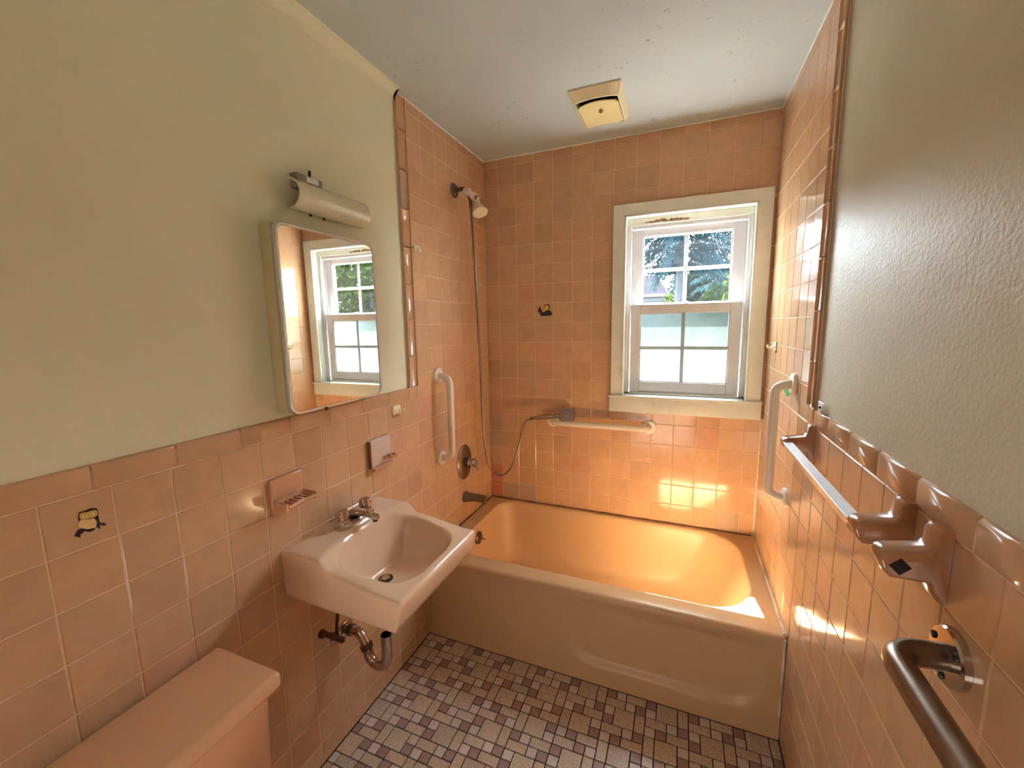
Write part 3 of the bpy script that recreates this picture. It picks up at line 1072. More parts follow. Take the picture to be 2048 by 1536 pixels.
# ------------------------------------------------------------------ towel bars on the right wall
post_prof = [(0.0004, -0.055), (0.011, -0.055), (0.018, -0.046), (0.022, -0.030), (0.068, -0.030), (0.078, -0.020), (0.083, -0.004), (0.079, 0.008), (0.070, 0.012), (0.026, 0.020), (0.020, 0.030), (0.019, 0.048), (0.014, 0.055), (0.0004, 0.055)]


def towel_post(parent, y, z):
    mb = MB()
    bm = bmesh.new()
    vs0 = [bm.verts.new((W - a, y - 0.021, z + c)) for a, c in post_prof]
    fc0 = bm.faces.new(vs0)
    ex = bmesh.ops.extrude_face_region(bm, geom=[fc0])
    bmesh.ops.translate(bm, vec=(0, 0.042, 0), verts=[q for q in ex['geom'] if isinstance(q, bmesh.types.BMVert)])
    bmesh.ops.recalc_face_normals(bm, faces=bm.faces[:])
    eds = [q for q in bm.edges if abs((q.verts[0].co - q.verts[1].co).y) < 1e-6 and max(q.verts[0].co.x, q.verts[1].co.x) < W - 0.001]
    bmesh.ops.bevel(bm, geom=eds, offset=0.005, segments=3, profile=0.5, affect='EDGES')
    bmesh.ops.triangulate(bm, faces=[q for q in bm.faces if len(q.verts) > 4])
    bm.verts.index_update()
    mb.add([q.co.copy() for q in bm.verts], [[q.index for q in w.verts] for w in bm.faces], True)
    bm.free()
    return mb.build('post', M['ceramic_dark'], parent, sharp=50)


ZB = 1.134
tb = thing('towel_bar', 'square aluminium towel bar between two brown ceramic posts', 'towel bar', (W, -1.12, ZB))
towel_post(tb, -0.842, ZB)
towel_post(tb, -1.412, ZB)
MB().box(-0.0115, 0.0115, -1.392, -0.862, -0.0095, 0.0095, 0.001, M=Matrix.Translation((W - 0.069, 0, ZB - 0.008)) @ Matrix.Rotation(math.radians(-8), 4, 'Y')).build('bar', M['alu'], tb)
tp = thing('towel_bar_post', 'brown ceramic towel bar post with empty square socket above steel bar', 'towel bar post', (W, -1.517, ZB))
ps = towel_post(tp, -1.517, ZB)
dm = [(0.014, 0), (0, 0.014), (-0.014, 0), (0, -0.014)]
MB().prism(dm, lambda u, v, y: (W - 0.058 + u, y, ZB - 0.009 + v), -1.5384, -1.5379).build('socket', M['dark'], ps)

# little metal clip standing on the wainscot cap
cl = thing('metal_clip', 'small bent metal clip standing on the tile cap corner', 'clip', (W, -0.885, CAPZ))
MB().box(W - 0.0045, W - 0.003, -0.915, -0.872, CAPZ + 0.0015, CAPZ + 0.032, 0.0006).build('plate', M['alu'], cl)
MB().lathe([(0.004, 0), (0.0035, 0.004), (0.001, 0.005)], (W - 0.0045, -0.895, CAPZ + 0.017), (-1, 0, 0), 10).build('screw', M['black'], cl, fix=True)
MB().tube([(W - 0.006, -0.914, CAPZ + 0.003), (W - 0.010, -0.922, CAPZ + 0.012), (W - 0.006, -0.93, CAPZ + 0.004)], 0.0022, 6).build('hook', M['alu'], cl)

# ------------------------------------------------------------------ sink
SY0, SY1, SX1 = -1.487, -1.050, 0.432
sk = thing('wall_sink', 'peach wall hung sink with raised back ledge under the mirror', 'sink', (0, (SY0 + SY1) / 2, 0.68))


def smooth_list(a, b_, n, rr):
    es = [0, 0.06, 0.2, 0.42, 0.7, 1.0]
    L = [a + rr * q for q in es]
    H = [b_ - rr * q for q in reversed(es)]
    mid = [L[-1] + (H[0] - L[-1]) * i / n for i in range(1, n)]
    return L + mid + H


RR = 0.012


def rim_z(x, y):
    yc = (y - (SY0 + SY1) / 2) / ((SY1 - SY0) / 2)
    sx = 0.150 - 0.034 * max(0.0, 1 - yc * yc) ** 1.0
    z = 0.834 - 0.034 * sstep(sx - 0.012, sx + 0.042, x)
    z -= 0.030 * sstep(0.16, 0.44, x)
    return z


def sink_z(x, y):
    z = rim_z(x, y)
    yc = (SY0 + SY1) / 2
    bx = (x - 0.262) / 0.142
    by = (y - yc) / (0.170 + 0.012 * min(1, max(0, (0.30 - x) / 0.1)))
    rr = (abs(bx) ** 3.4 + abs(by) ** 3.4) ** (1 / 3.4)
    floor_z = 0.668 + 0.028 * sstep(0.15, 0.42, abs(y - yc)) + 0.018 * sstep(0.20, 0.40, x)
    t = sstep(1.02, 0.52, rr)
    t2 = sstep(1.0, 0.90, rr) * 0.16
    t = min(1.0, t * 0.90 + t2)
    z = z * (1 - t) + floor_z * t
    for e_ in (SX1 - x, y - SY0, SY1 - y):
        if e_ < RR:
            z -= RR - math.sqrt(max(0.0, RR * RR - (RR - e_) ** 2))
    return z


gx = [0.0008 + q for q in (0, 0.01)] + smooth_list(0.02, SX1, 52, RR)[5:]
gy = smooth_list(SY0, SY1, 54, RR)
nx, ny = len(gx), len(gy)
vs = [(x, y, sink_z(x, y)) for x in gx for y in gy]
fs = [(i * ny + j, (i + 1) * ny + j, (i + 1) * ny + j + 1, i * ny + j + 1) for i in range(nx - 1) for j in range(ny - 1)]
# skirt: walk the boundary left, front, right
bnd = [i * ny for i in range(nx)] + [(nx - 1) * ny + j for j in range(1, ny)] + [i * ny + ny - 1 for i in range(nx - 2, -1, -1)]
rows = [bnd]
for q, ins in ((0.80, 0.003), (0.55, 0.008), (0.25, 0.016), (0.06, 0.022), (0.0, 0.030)):
    row = []
    for b_ in bnd:
        x, y, z = vs[b_]
        fr = x / SX1
        zb = 0.684 - 0.010 * fr
        yi = y + 0.15 * ins * (1 if y < -1.27 else -1) * min(1, abs(y + 1.2685) / 0.2185) ** 8
        xi = x - ins * sstep(0.90, 1.0, fr)
        row.append(len(vs))
        vs.append((max(xi, 0.0008), yi, zb + (z - zb) * q))
    rows.append(row)
for a, b_ in zip(rows[:-1], rows[1:]):
    for i in range(len(a) - 1):
        fs.append((a[i], b_[i], b_[i + 1], a[i + 1]))
last = rows[-1]
m = len(last)
cen = len(vs)
vs.append((0.22, -1.2685, 0.632))
vs.append((0.0008, -1.2685, 0.676))
for i in range(m - 1):
    fs.append((last[i], cen, last[i + 1]))
fs.append((last[-1], cen, cen + 1))
fs.append((cen + 1, cen, last[0]))
MB().add(vs, fs, True).build('basin', M['sink'], sk, fix=True, sharp=70)
dz = sink_z(0.215, -1.285)
dr = MB().lathe([(0.024, 0.0), (0.024, 0.004), (0.019, 0.005), (0.0185, -0.004), (0.004, -0.004)], (0.215, -1.285, dz + 0.001), (0, 0, 1), 28).build('drain', M['bronze'], sk, fix=True)
MB().lathe([(0.0005, 0.002), (0.014, 0.002), (0.0145, 0.006), (0.012, 0.009), (0.002, 0.010)], (0.215, -1.285, dz + 0.001), (0, 0, 1), 24).build('stopper', M['chrome'], dr, fix=True)

LZ = 0.834
fa = thing('sink_faucet', 'worn chrome faucet with lever handles on the sink ledge', 'faucet', (0.066, -1.250, LZ))
pl = [(a, b_) for a, b_ in arc(0.066, -1.305, 0.028, 0.028, 180, 360, 10)] + [(a, b_) for a, b_ in arc(0.066, -1.195, 0.028, 0.028, 0, 180, 10)]
MB().loft([[(a, b_, LZ + 0.0006) for a, b_ in pl], [(a, b_, LZ + 0.012) for a, b_ in pl], [(0.066 + (a - 0.066) * 0.8, -1.25 + (b_ + 1.25) * 0.93, LZ + 0.018) for a, b_ in pl]], True, True).build('base_plate', M['chrome'], fa, fix=True)
for yy, s in ((-1.302, -1), (-1.198, 1)):
    h = MB().lathe([(0.025, 0.016), (0.024, 0.024), (0.019, 0.028), (0.0195, 0.032), (0.021, 0.034), (0.0195, 0.050), (0.016, 0.060), (0.008, 0.064), (0.001, 0.0645)], (0.066, yy, LZ), (0, 0, 1), 24)
    h.build('handle', M['chrome'], fa, fix=True)
    MB().box(0.050, 0.080, yy + s * 0.010 - 0.012, yy + s * 0.010 + 0.016, LZ + 0.036, LZ + 0.056, 0.005, 3).build('lever', M['chrome'], fa)
MB().loft([oval(0.052, -1.250, LZ + 0.026, 0.020, 0.012), oval(0.085, -1.250, LZ + 0.036, 0.018, 0.013), oval(0.125, -1.250, LZ + 0.037, 0.015, 0.010), oval(0.162, -1.250, LZ + 0.029, 0.013, 0.009), oval(0.168, -1.250, LZ + 0.027, 0.009, 0.006)], True, True).build('spout', M['chrome'], fa, fix=True)
MB().lathe([(0.009, 0), (0.009, -0.010)], (0.156, -1.250, LZ + 0.023), (0, 0, 1), 14).build('aerator', M['bronze'], fa, fix=True)

tr = thing('drain_trap', 'chrome U shaped drain trap under the sink', 'pipe', (0, -1.27, 0.40))
MB().lathe([(0.034, 0.0005), (0.033, 0.004), (0.022, 0.010), (0.018, 0.010)], (0, -1.27, 0.415), (1, 0, 0), 28).build('wall_flange', M['chrome'], tr, fix=True)
MB().tube(fillet([(0.004, -1.27, 0.418), (0.070, -1.27, 0.420), (0.098, -1.27, 0.372), (0.100, -1.27, 0.362)], 0.035, 8), 0.0165, 18).build('elbow', M['chrome'], tr)
MB().tube([(0.020, -1.27, 0.419), (0.021, -1.27, 0.419), (0.038, -1.27, 0.419), (0.039, -1.27, 0.419)], [0.0175, 0.021, 0.021, 0.0175], 8).build('nut', M['bronze'], tr)
MB().tube([(0.0925, -1.27, 0.383), (0.093, -1.27, 0.382), (0.099, -1.27, 0.366), (0.0995, -1.27, 0.365)], [0.0175, 0.022, 0.022, 0.0175], 8).build('nut', M['bronze'], tr)
u = [(0.099, -1.27, 0.372), (0.101, -1.27, 0.350)] + [(0.143 - 0.041 * math.cos(a), -1.27, 0.350 - 0.036 * math.sin(a)) for a in (0.3, 0.7, 1.1, 1.57, 2.0, 2.4, 2.8)] + [(0.184, -1.27, 0.352), (0.186, -1.27, 0.40), (0.187, -1.27, 0.446)]
MB().tube(u, 0.0178, 18, caps=False).tube(u, 0.0160, 18, caps=False).build('trap_bend', M['chrome'], tr)

sv = thing('stop_valve', 'rusty angle stop valve beside the drain trap', 'valve', (0, -1.322, 0.418))
MB().lathe([(0.020, 0.0005), (0.018, 0.004), (0.008, 0.006)], (0, -1.322, 0.418), (1, 0, 0), 20).build('wall_flange', M['chrome'], sv, fix=True)
MB().tube(fillet([(0.002, -1.322, 0.418), (0.045, -1.322, 0.420), (0.048, -1.350, 0.452), (0.048, -1.372, 0.478)], 0.015), [0.008] * 3 + [0.010] * 13, 12).build('body', M['rust'], sv)
MB().tube([(0.048, -1.372, 0.478), (0.048, -1.385, 0.490), (0.048, -1.404, 0.510)], [0.0105, 0.009, 0.0085], 12).build('stem', M['rust'], sv)
MB().lathe([(0.004, 0), (0.013, 0.003), (0.014, 0.012), (0.009, 0.016)], (0.048, -1.402, 0.506), (0, -0.7, 0.72), 12).build('handle', M['rust'], sv, fix=True)
MB().tube([(0.050, -1.355, 0.457), (0.054, -1.352, 0.51), (0.060, -1.340, 0.60), (0.064, -1.31, 0.672)], 0.0055, 8).build('supply_tube', M['rust'], sv)


# ------------------------------------------------------------------ ceramic fittings on the left wall
sd = thing('soap_dish', 'peach ceramic soap dish with ribbed tray left of the faucet', 'soap dish', (0, -1.45, 0.98))
MB().box(0.0004, 0.014, -1.508, -1.398, 0.955, 1.065, 0.005, 3).build('plate', M['ceramic'], sd)
prof = [(0.010, -0.017), (0.030, -0.018), (0.062, -0.010), (0.076, 0.000), (0.076, 0.006), (0.068, 0.006), (0.066, 0.0), (0.022, -0.003), (0.020, 0.006), (0.010, 0.012)]
MB().prism(prof, lambda a, b_, y: (a, y, 0.990 + b_), -1.502, -1.404).build('tray', M['ceramic'], sd)
for i in range(6):
    y = -1.494 + 0.0165 * i
    MB().box(0.022, 0.066, y, y + 0.006, 0.986, 0.9945, 0.0015).build('rib', M['ceramic'], sd)
MB().box(0.012, 0.072, -1.4045, -1.3985, 0.976, 1.001, 0.002).build('tray_end', M['ceramic'], sd)
MB().box(0.012, 0.072, -1.5075, -1.5015, 0.976, 1.001, 0.002).build('tray_end', M['ceramic'], sd)

th = thing('toothbrush_holder', 'greyish ceramic toothbrush holder with brown shade strip on its side above the sink', 'toothbrush holder', (0, -1.035, 1.01))
MB().box(0.0004, 0.018, -1.092, -0.978, 0.956, 1.070, 0.004, 3).build('plate', M['ceramic_grey'], th)
MB().box(0.0006, 0.016, -1.0945, -1.0915, 0.960, 1.066, 0.0008).build('shade_edge', M['edge_shade'], th, label='brown strip coloured as the shaded edge')  # added strip, its brown is the shade on the plate's side
MB().box(0.012, 0.030, -1.092, -0.978, 0.950, 0.962, 0.004, 2).build('ledge', M['ceramic'], th)
MB().prism([(0.016, -1.030), (0.052, -1.018), (0.062, -1.000), (0.058, -0.984), (0.016, -0.978)], lambda a, b_, z: (a, b_, z), 0.984, 0.994).build('shelf', M['ceramic'], th)
for a, b_ in ((0.032, -1.012), (0.042, -0.994)):
    MB().lathe([(0.007, 0), (0.007, 0.001)], (a, b_, 0.9938), (0, 0, 1), 14).build('hole', M['dark'], th, fix=True)


def hook(name, label, x, y, z, sgn, fl, s):
    h = thing(name, label, 'hook', (x, y, z))
    X = lambda a: x + sgn * a
    bx = lambda a0, a1, y0, y1, z0, z1, b_: MB().box(min(X(a0), X(a1)), max(X(a0), X(a1)), y0, y1, z0, z1, b_, 2)
    bx(0.0004, 0.006, y - 0.024, y + 0.024, z - 0.014, z + 0.022, 0.002).build('plate', M['hook'], h)
    bx(0.0004, 0.004, y - 0.022, y + 0.020, z - 0.026, z - 0.0135, 0.001).build('glue', M['glue'], h, label='dark old glue')
    for q in (-1, 1):
        MB().tube([(X(0.005), y + q * 0.013, z + 0.004), (X(0.018), y + q * 0.014, z - 0.006), (X(0.028), y + q * 0.015, z - 0.003), (X(0.032), y + q * 0.015, z + 0.008)], [0.005, 0.0045, 0.004, 0.0035], 8).build('prong', M['hook'], h)
    return h


hook('wall_hook', 'ivory plastic hook on the tile right of the mirror', 0.0, -0.910, 1.152, 1, 0, 1)
hook('wall_hook', 'ivory plastic hook on the right wall above the upright grab bar', W, -0.205, 1.385, -1, 0, 1)

# ------------------------------------------------------------------ medicine cabinet
mc = thing('medicine_cabinet', 'steel medicine cabinet with rounded mirror door above the sink', 'cabinet', (0, -1.26, 1.25))
MB().box(-XP + 0.0005, 0.040, -1.452, -1.062, 1.252, 1.790, 0.003, 2).build('body', M['cabinet'], mc)


def rrect(u0, u1, v0, v1, rr, n=8):
    return arc(u0 + rr, v0 + rr, rr, rr, 180, 270, n) + arc(u1 - rr, v0 + rr, rr, rr, 270, 360, n) + arc(u1 - rr, v1 - rr, rr, rr, 0, 90, n) + arc(u0 + rr, v1 - rr, rr, rr, 90, 180, n)


TILT = math.radians(0.9)
DY0, DY1, DZ0, DZ1 = -1.457, -1.055, 1.247, 1.793


def dpt(u, v, x):
    """door hinged on its far edge, left a hair ajar"""
    rel = DY1 - u
    return (x + rel * math.sin(TILT), DY1 - rel * math.cos(TILT), v)


rings = []
for ins, x in ((0.002, 0.0405), (0.0, 0.043), (0.0, 0.054), (0.0025, 0.0575), (0.007, 0.058), (0.0095, 0.0555)):
    rings.append([dpt(a, b_, x) for a, b_ in rrect(DY0 + ins, DY1 - ins, DZ0 + ins, DZ1 - ins, 0.030 - ins * 0.6)])
fr = MB().loft(rings, True, False).build('door_frame', M['alu'], mc, fix=True)
poly = rrect(DY0 + 0.0092, DY1 - 0.0092, DZ0 + 0.0092, DZ1 - 0.0092, 0.0245)
n = len(poly)
MB().add([dpt(a, b_, 0.0553) for a, b_ in poly], [tuple(range(n))]).build('mirror', M['mirror'], fr)
MB().box(0.0605, 0.0665, -1.335, -1.327, DZ0 - 0.006, DZ0 + 0.005, 0.001).build('door_pull', M['black'], fr)

# vanity light ------------------------------------------------------
vlamp = thing('wall_light', 'curved opal wall light above the mirror cabinet', 'wall light', (0, -1.225, 1.88))
sec = []
cz = 1.892
for i in range(19):
    a = math.radians(98 - 190 * i / 18)
    sec.append((0.020 + 0.043 * math.cos(a), cz + 0.043 * math.sin(a)))
sec = sec + [(0.004, cz - 0.041), (0.003, cz - 0.036)]
inn = []
for i, (a, b_) in enumerate(sec):
    inn.append((a - 0.003 * (a - 0.012) / 0.05, b_ - 0.0035 * (b_ - cz) / 0.043))
LY0, LY1 = -1.362, -1.068
ringA = [(a, LY0, b_) for a, b_ in sec]
ringB = [(a, LY1, b_) for a, b_ in sec]
ringC = [(a, LY1, b_) for a, b_ in inn]
ringD = [(a, LY0, b_) for a, b_ in inn]
MB().loft([ringA, ringB, ringC, ringD, ringA], closed=False).build('shade', M['opal'], vlamp, fix=False, sharp=45)
MB().box(-XP + 0.0005, 0.003, LY0 + 0.10, LY1 - 0.02, cz - 0.034, cz + 0.030, 0.001).build('back_plate', M['cabinet'], vlamp)
MB().tube([(0.026, LY0 + 0.11, cz - 0.004), (0.026, LY1 - 0.03, cz - 0.004)], 0.011, 12).build('lamp_tube', M['white'], vlamp)
bxp = MB().box(-XP + 0.0005, 0.026, -1.334, -1.238, 1.915, 1.958, 0.003, 2).build('switch_box', M['grey_metal'], vlamp)
MB().box(0.026, 0.0275, -1.300, -1.256, 1.937, 1.955, 0.0006).build('switch_plate', M['alu'], bxp)
MB().box(0.026, 0.029, -1.302, -1.252, 1.9325, 1.937, 0.0006).build('slot', M['black'], bxp)
MB().tube([(0.018, -1.280, 1.956), (0.018, -1.280, 1.968), (0.018, -1.279, 1.977)], [0.003, 0.0045, 0.004], 8).build('toggle', M['black'], bxp)
for y in (-1.285, -1.232):
    MB().lathe([(0.004, 0), (0.0035, -0.006), (0.001, -0.007)], (0.014, y, cz - 0.0425), (0, 0, 1), 8).build('screw', M['black'], vlamp, fix=True)

# ------------------------------------------------------------------ exhaust fan
ef = thing('exhaust_fan', 'yellowed ceiling exhaust fan grille near the window wall', 'exhaust fan', (0.737, -0.367, ZC))


def rect(x0, x1, y0, y1, z, bow=0.0, n=12):
    out = []
    for i in range(n):
        t = i / n
        out.append((x0 + (x1 - x0) * t, y0 - bow * 4 * t * (1 - t), z))
    out += [(x1, y0 + (y1 - y0) * i / 3, z) for i in range(3)]
    for i in range(n):
        t = i / n
        out.append((x1 + (x0 - x1) * t, y1 - bow * 4 * t * (1 - t) * 0.6, z))
    out += [(x0, y1 + (y0 - y1) * i / 3, z) for i in range(3)]
    return out


zf = ZC - 0.034
MB().loft([rect(0.632, 0.842, -0.516, -0.218, ZC - 0.0005), rect(0.632, 0.842, -0.516, -0.218, ZC - 0.006), rect(0.646, 0.826, -0.474, -0.236, zf, 0.016), rect(0.650, 0.822, -0.468, -0.240, zf - 0.001, 0.016), rect(0.652, 0.820, -0.466, -0.242, ZC - 0.006, 0.016)], False, False, smooth=False).build('housing', M['fan_frame'], ef, fix=True)
MB().prism([(a, b_) for a, b_, _ in rect(0.651, 0.821, -0.467, -0.241, 0, 0.016)], lambda a, b_, z: (a, b_, z), ZC - 0.006, ZC - 0.0045).build('dark_cavity', M['dark'], ef)
near = [(0.653, -0.425), (0.660, -0.430), (0.664, -0.438)] + [(0.672 + 0.128 * i / 10, -0.440 - 0.012 * math.sin(PI * i / 10)) for i in range(11)] + [(0.806, -0.438), (0.808, -0.430), (0.819, -0.425)]
far = [(0.819, -0.250), (0.806, -0.252), (0.800, -0.240)] + [(0.796 - 0.12 * i / 10, -0.240 - 0.010 * math.sin(PI * i / 10)) for i in range(11)] + [(0.670, -0.236), (0.653, -0.236)]
MB().prism(near + far, lambda a, b_, z: (a, b_, z + 0.006 * ((b_ + 0.34) / 0.1) ** 2), zf - 0.006, zf - 0.002).build('cover_plate', M['fan'], ef)
MB().lathe([(0.009, 0.002), (0.009, -0.003), (0.006, -0.005), (0.005, -0.002), (0.001, -0.002)], (0.741, -0.380, zf - 0.005), (0, 0, 1), 16).build('centre_nut', M['glue'], ef, fix=True)

# ------------------------------------------------------------------ toilet
to = thing('toilet', 'peach toilet with a flat tank lid against the tiled wall', 'toilet', (0.2, -1.95, 0))
MB().box(0.012, 0.244, -2.205, -1.694, 0.650, 0.693, 0.014, 4).build('tank_lid', M['toilet'], to)
rings = []
for z, ins in ((0.36, 0.03), (0.37, 0.012), (0.45, 0.006), (0.652, 0.0)):
    rings.append([(a, b_, z) for a, b_ in rrect(0.016 + ins * 0.3, 0.226 - ins, -2.190 + ins, -1.708 - ins, 0.03)])
MB().loft(rings, True, True).build('tank', M['toilet'], to)
MB().tube([(0.226, -2.14, 0.60), (0.240, -2.14, 0.60), (0.246, -2.12, 0.598), (0.246, -2.07, 0.592)], [0.008, 0.008, 0.006, 0.005], 10).build('flush_lever', M['chrome'], to)


def ell(cx, rx, ry, z, n=28):
    return [(cx + rx * math.cos(2 * PI * i / n), -1.95 + ry * math.sin(2 * PI * i / n), z) for i in range(n)]


MB().loft([ell(0.33, 0.22, 0.12, 0.0005), ell(0.33, 0.20, 0.11, 0.10), ell(0.36, 0.20, 0.12, 0.20), ell(0.42, 0.26, 0.17, 0.32), ell(0.44, 0.28, 0.185, 0.385), ell(0.44, 0.24, 0.15, 0.386), ell(0.44, 0.16, 0.09, 0.26)], True, True).build('bowl', M['toilet'], to)
MB().loft([ell(0.445, 0.285, 0.19, 0.389), ell(0.445, 0.285, 0.19, 0.408), ell(0.445, 0.265, 0.175, 0.420)], True, True).build('seat_lid', M['toilet'], to)

# ------------------------------------------------------------------ decals
OWL = {'outline': [(-1.905, 1.1444), (-1.9023, 1.1451), (-1.8971, 1.1446), (-1.8912, 1.1457), (-1.8858, 1.1456), (-1.8777, 1.142), (-1.8775, 1.1378), (-1.8766, 1.1304), (-1.8792, 1.1246), (-1.8811, 1.1236), (-1.8784, 1.1192), (-1.877, 1.1121), (-1.8806, 1.1125), (-1.8836, 1.1076), (-1.8865, 1.1026), (-1.8928, 1.0994), (-1.8997, 1.1059), (-1.9052, 1.1117), (-1.9083, 1.1144), (-1.909, 1.1197), (-1.9073, 1.1263), (-1.9057, 1.1287), (-1.907, 1.1336), (-1.9066, 1.139)], 'face': [(-1.9033, 1.1411), (-1.8997, 1.1414), (-1.8928, 1.1396), (-1.8865, 1.1399), (-1.8807, 1.1386), (-1.879, 1.1334), (-1.8796, 1.1286), (-1.8827, 1.1262), (-1.889, 1.1266), (-1.8962, 1.1267), (-1.9014, 1.1282), (-1.9041, 1.131), (-1.9043, 1.1361)], 'eye_l': [(-1.9014, 1.1347), (-1.8986, 1.136), (-1.8944, 1.134), (-1.8939, 1.1313), (-1.8958, 1.1297), (-1.8998, 1.1303)], 'eye_r': [(-1.8899, 1.1339), (-1.887, 1.1357), (-1.8831, 1.134), (-1.883, 1.1308), (-1.8855, 1.1294), (-1.889, 1.1303)], 'pup_l': [(-1.8989, 1.1336), (-1.8971, 1.1343), (-1.896, 1.1323), (-1.8974, 1.1314)], 'pup_r': [(-1.8886, 1.1333), (-1.8868, 1.1337), (-1.8856, 1.132), (-1.8876, 1.131)], 'belly': [(-1.9045, 1.1275), (-1.8973, 1.1248), (-1.8907, 1.1236), (-1.8858, 1.1232), (-1.8844, 1.1194), (-1.8831, 1.115), (-1.8839, 1.1084), (-1.8871, 1.1048), (-1.8969, 1.1067), (-1.905, 1.1131), (-1.9076, 1.1166), (-1.9068, 1.123)], 'branch': [(-1.9162, 1.1035), (-1.9115, 1.1098), (-1.9061, 1.1115), (-1.902, 1.1089), (-1.8988, 1.1055), (-1.891, 1.1029), (-1.8855, 1.1028), (-1.8864, 1.0994), (-1.893, 1.0982), (-1.8977, 1.0999), (-1.9008, 1.1039), (-1.9047, 1.1014), (-1.9084, 1.0996), (-1.91, 1.0973), (-1.9092, 1.0931), (-1.9123, 1.0965), (-1.9167, 1.0994)], 'leaf': [(-1.8825, 1.1122), (-1.877, 1.1121), (-1.8743, 1.107), (-1.8713, 1.1088), (-1.8712, 1.1055), (-1.8679, 1.1052), (-1.8701, 1.103), (-1.8686, 1.0991), (-1.8716, 1.1019), (-1.8737, 1.1003), (-1.8751, 1.1048), (-1.8771, 1.1038), (-1.8784, 1.0967), (-1.8802, 1.0976), (-1.8807, 1.1011), (-1.8837, 1.1025)]}
BUG = {'base': [(0.3353, 1.5551), (0.3412, 1.5661), (0.3577, 1.5678), (0.3753, 1.5707), (0.3904, 1.5768), (0.3997, 1.5733), (0.4066, 1.5632), (0.4106, 1.5554), (0.4066, 1.5501), (0.3926, 1.5471), (0.3576, 1.5463), (0.3411, 1.5472)], 'horn': [(0.3224, 1.5721), (0.3308, 1.5896), (0.3321, 1.6006), (0.3368, 1.5994), (0.3425, 1.5815), (0.3472, 1.5792), (0.3483, 1.5659), (0.3412, 1.5594), (0.333, 1.5641)], 'wing': [(0.3484, 1.5813), (0.3567, 1.5888), (0.3637, 1.5941), (0.358, 1.6075), (0.365, 1.6072), (0.3731, 1.6026), (0.3755, 1.6113), (0.3813, 1.6149), (0.3917, 1.6064), (0.394, 1.5866), (0.3904, 1.5768), (0.3765, 1.5717), (0.3577, 1.5678), (0.3484, 1.5714)], 'spot_l': [(0.3508, 1.5791), (0.359, 1.5838), (0.3672, 1.5786), (0.3648, 1.5698), (0.3542, 1.5696), (0.3496, 1.5747)], 'spot_r': [(0.3742, 1.5883), (0.3812, 1.5936), (0.3882, 1.5911), (0.3881, 1.5824), (0.3811, 1.5771), (0.3753, 1.5817)]}
LEAF = {'leaf': [(-0.4707, 1.2527), (-0.4987, 1.2557), (-0.5111, 1.2429), (-0.5278, 1.2406), (-0.507, 1.2305), (-0.4908, 1.217), (-0.4709, 1.2137), (-0.4557, 1.2203), (-0.4195, 1.2227), (-0.4198, 1.2351)], 'edge': [(-0.4287, 1.2487), (-0.5139, 1.2589), (-0.5393, 1.2414), (-0.5121, 1.2274), (-0.4875, 1.2145), (-0.463, 1.2114), (-0.4307, 1.2163), (-0.4065, 1.2207), (-0.4099, 1.2378)]}
NMARK = {'a': [(-0.7235, 1.8539), (-0.7157, 1.8547), (-0.7133, 1.849), (-0.7054, 1.8508), (-0.6985, 1.852), (-0.6834, 1.8432), (-0.6796, 1.8405), (-0.6785, 1.8294), (-0.6707, 1.8272), (-0.6849, 1.8251), (-0.6884, 1.8301), (-0.6876, 1.8403), (-0.6991, 1.8441), (-0.7109, 1.8433), (-0.715, 1.8294), (-0.7129, 1.8193), (-0.7226, 1.8184), (-0.7267, 1.8265), (-0.7228, 1.8392)], 'b': [(-0.7232, 1.8122), (-0.7124, 1.8138), (-0.7139, 1.8081), (-0.7217, 1.8069)]}


def flat(poly, wall, off, th, name, mat, parent):
    if wall == 'L':
        fn = lambda u, v, q: (q, u, v)
        a, b_ = off, off + th
    elif wall == 'R':
        fn = lambda u, v, q: (W - q, u, v)
        a, b_ = off, off + th
    else:
        fn = lambda u, v, q: (u, -q, v)
        a, b_ = off, off + th
    return MB().prism(poly, fn, a, b_).build(name, mat, parent)


owl = thing('owl_decal', 'printed owl on a branch on one wall tile', 'tile decal', (0, -1.892, 1.116))
flat(OWL['outline'], 'L', 0.0002, 0.0006, 'outline', M['ink'], owl)
def grow(poly, q):
    c = [sum(p[i] for p in poly) / len(poly) for i in (0, 1)]
    return [(c[0] + (p[0] - c[0]) * q, c[1] + (p[1] - c[1]) * q) for p in poly]


fo = flat(grow(OWL['face'], 1.1), 'L', 0.0008, 0.0003, 'face', M['owl_face'], owl)
flat(grow(OWL['belly'], 1.12), 'L', 0.0008, 0.0003, 'belly', M['owl_tan'], owl)
for q in ('l', 'r'):
    ey = flat(OWL['eye_' + q], 'L', 0.0011, 0.0002, 'eye', M['eyeball'], fo)
    flat(OWL['pup_' + q], 'L', 0.0013, 0.0002, 'pupil', M['ink'], fo)
flat(OWL['branch'], 'L', 0.0002, 0.0005, 'branch', M['ink'], owl)
flat(OWL['leaf'], 'L', 0.0002, 0.0005, 'leaf', M['blue_leaf'], owl)

bug = thing('mushroom_decal', 'printed yellow and black motif on one back wall tile', 'tile decal', (0.366, 0, 1.577))
flat(BUG['wing'], 'B', 0.0002, 0.0005, 'wing', M['ink'], bug)
flat(BUG['base'], 'B', 0.0003, 0.0006, 'base', M['ink'], bug)
flat(BUG['horn'], 'B', 0.0003, 0.0006, 'horn', M['ink'], bug)
for q in ('l', 'r'):
    flat(BUG['spot_' + q], 'B', 0.0010, 0.0003, 'spot', M['yellow'], bug)
wc = [sum(p[i] for p in BUG['wing']) / len(BUG['wing']) for i in (0, 1)]
flat([(wc[0] + (p[0] - wc[0]) * 0.72, wc[1] + (p[1] - wc[1]) * 0.72) for p in BUG['wing']], 'B', 0.0007, 0.0002, 'wing_fill', M['amber'], bug)

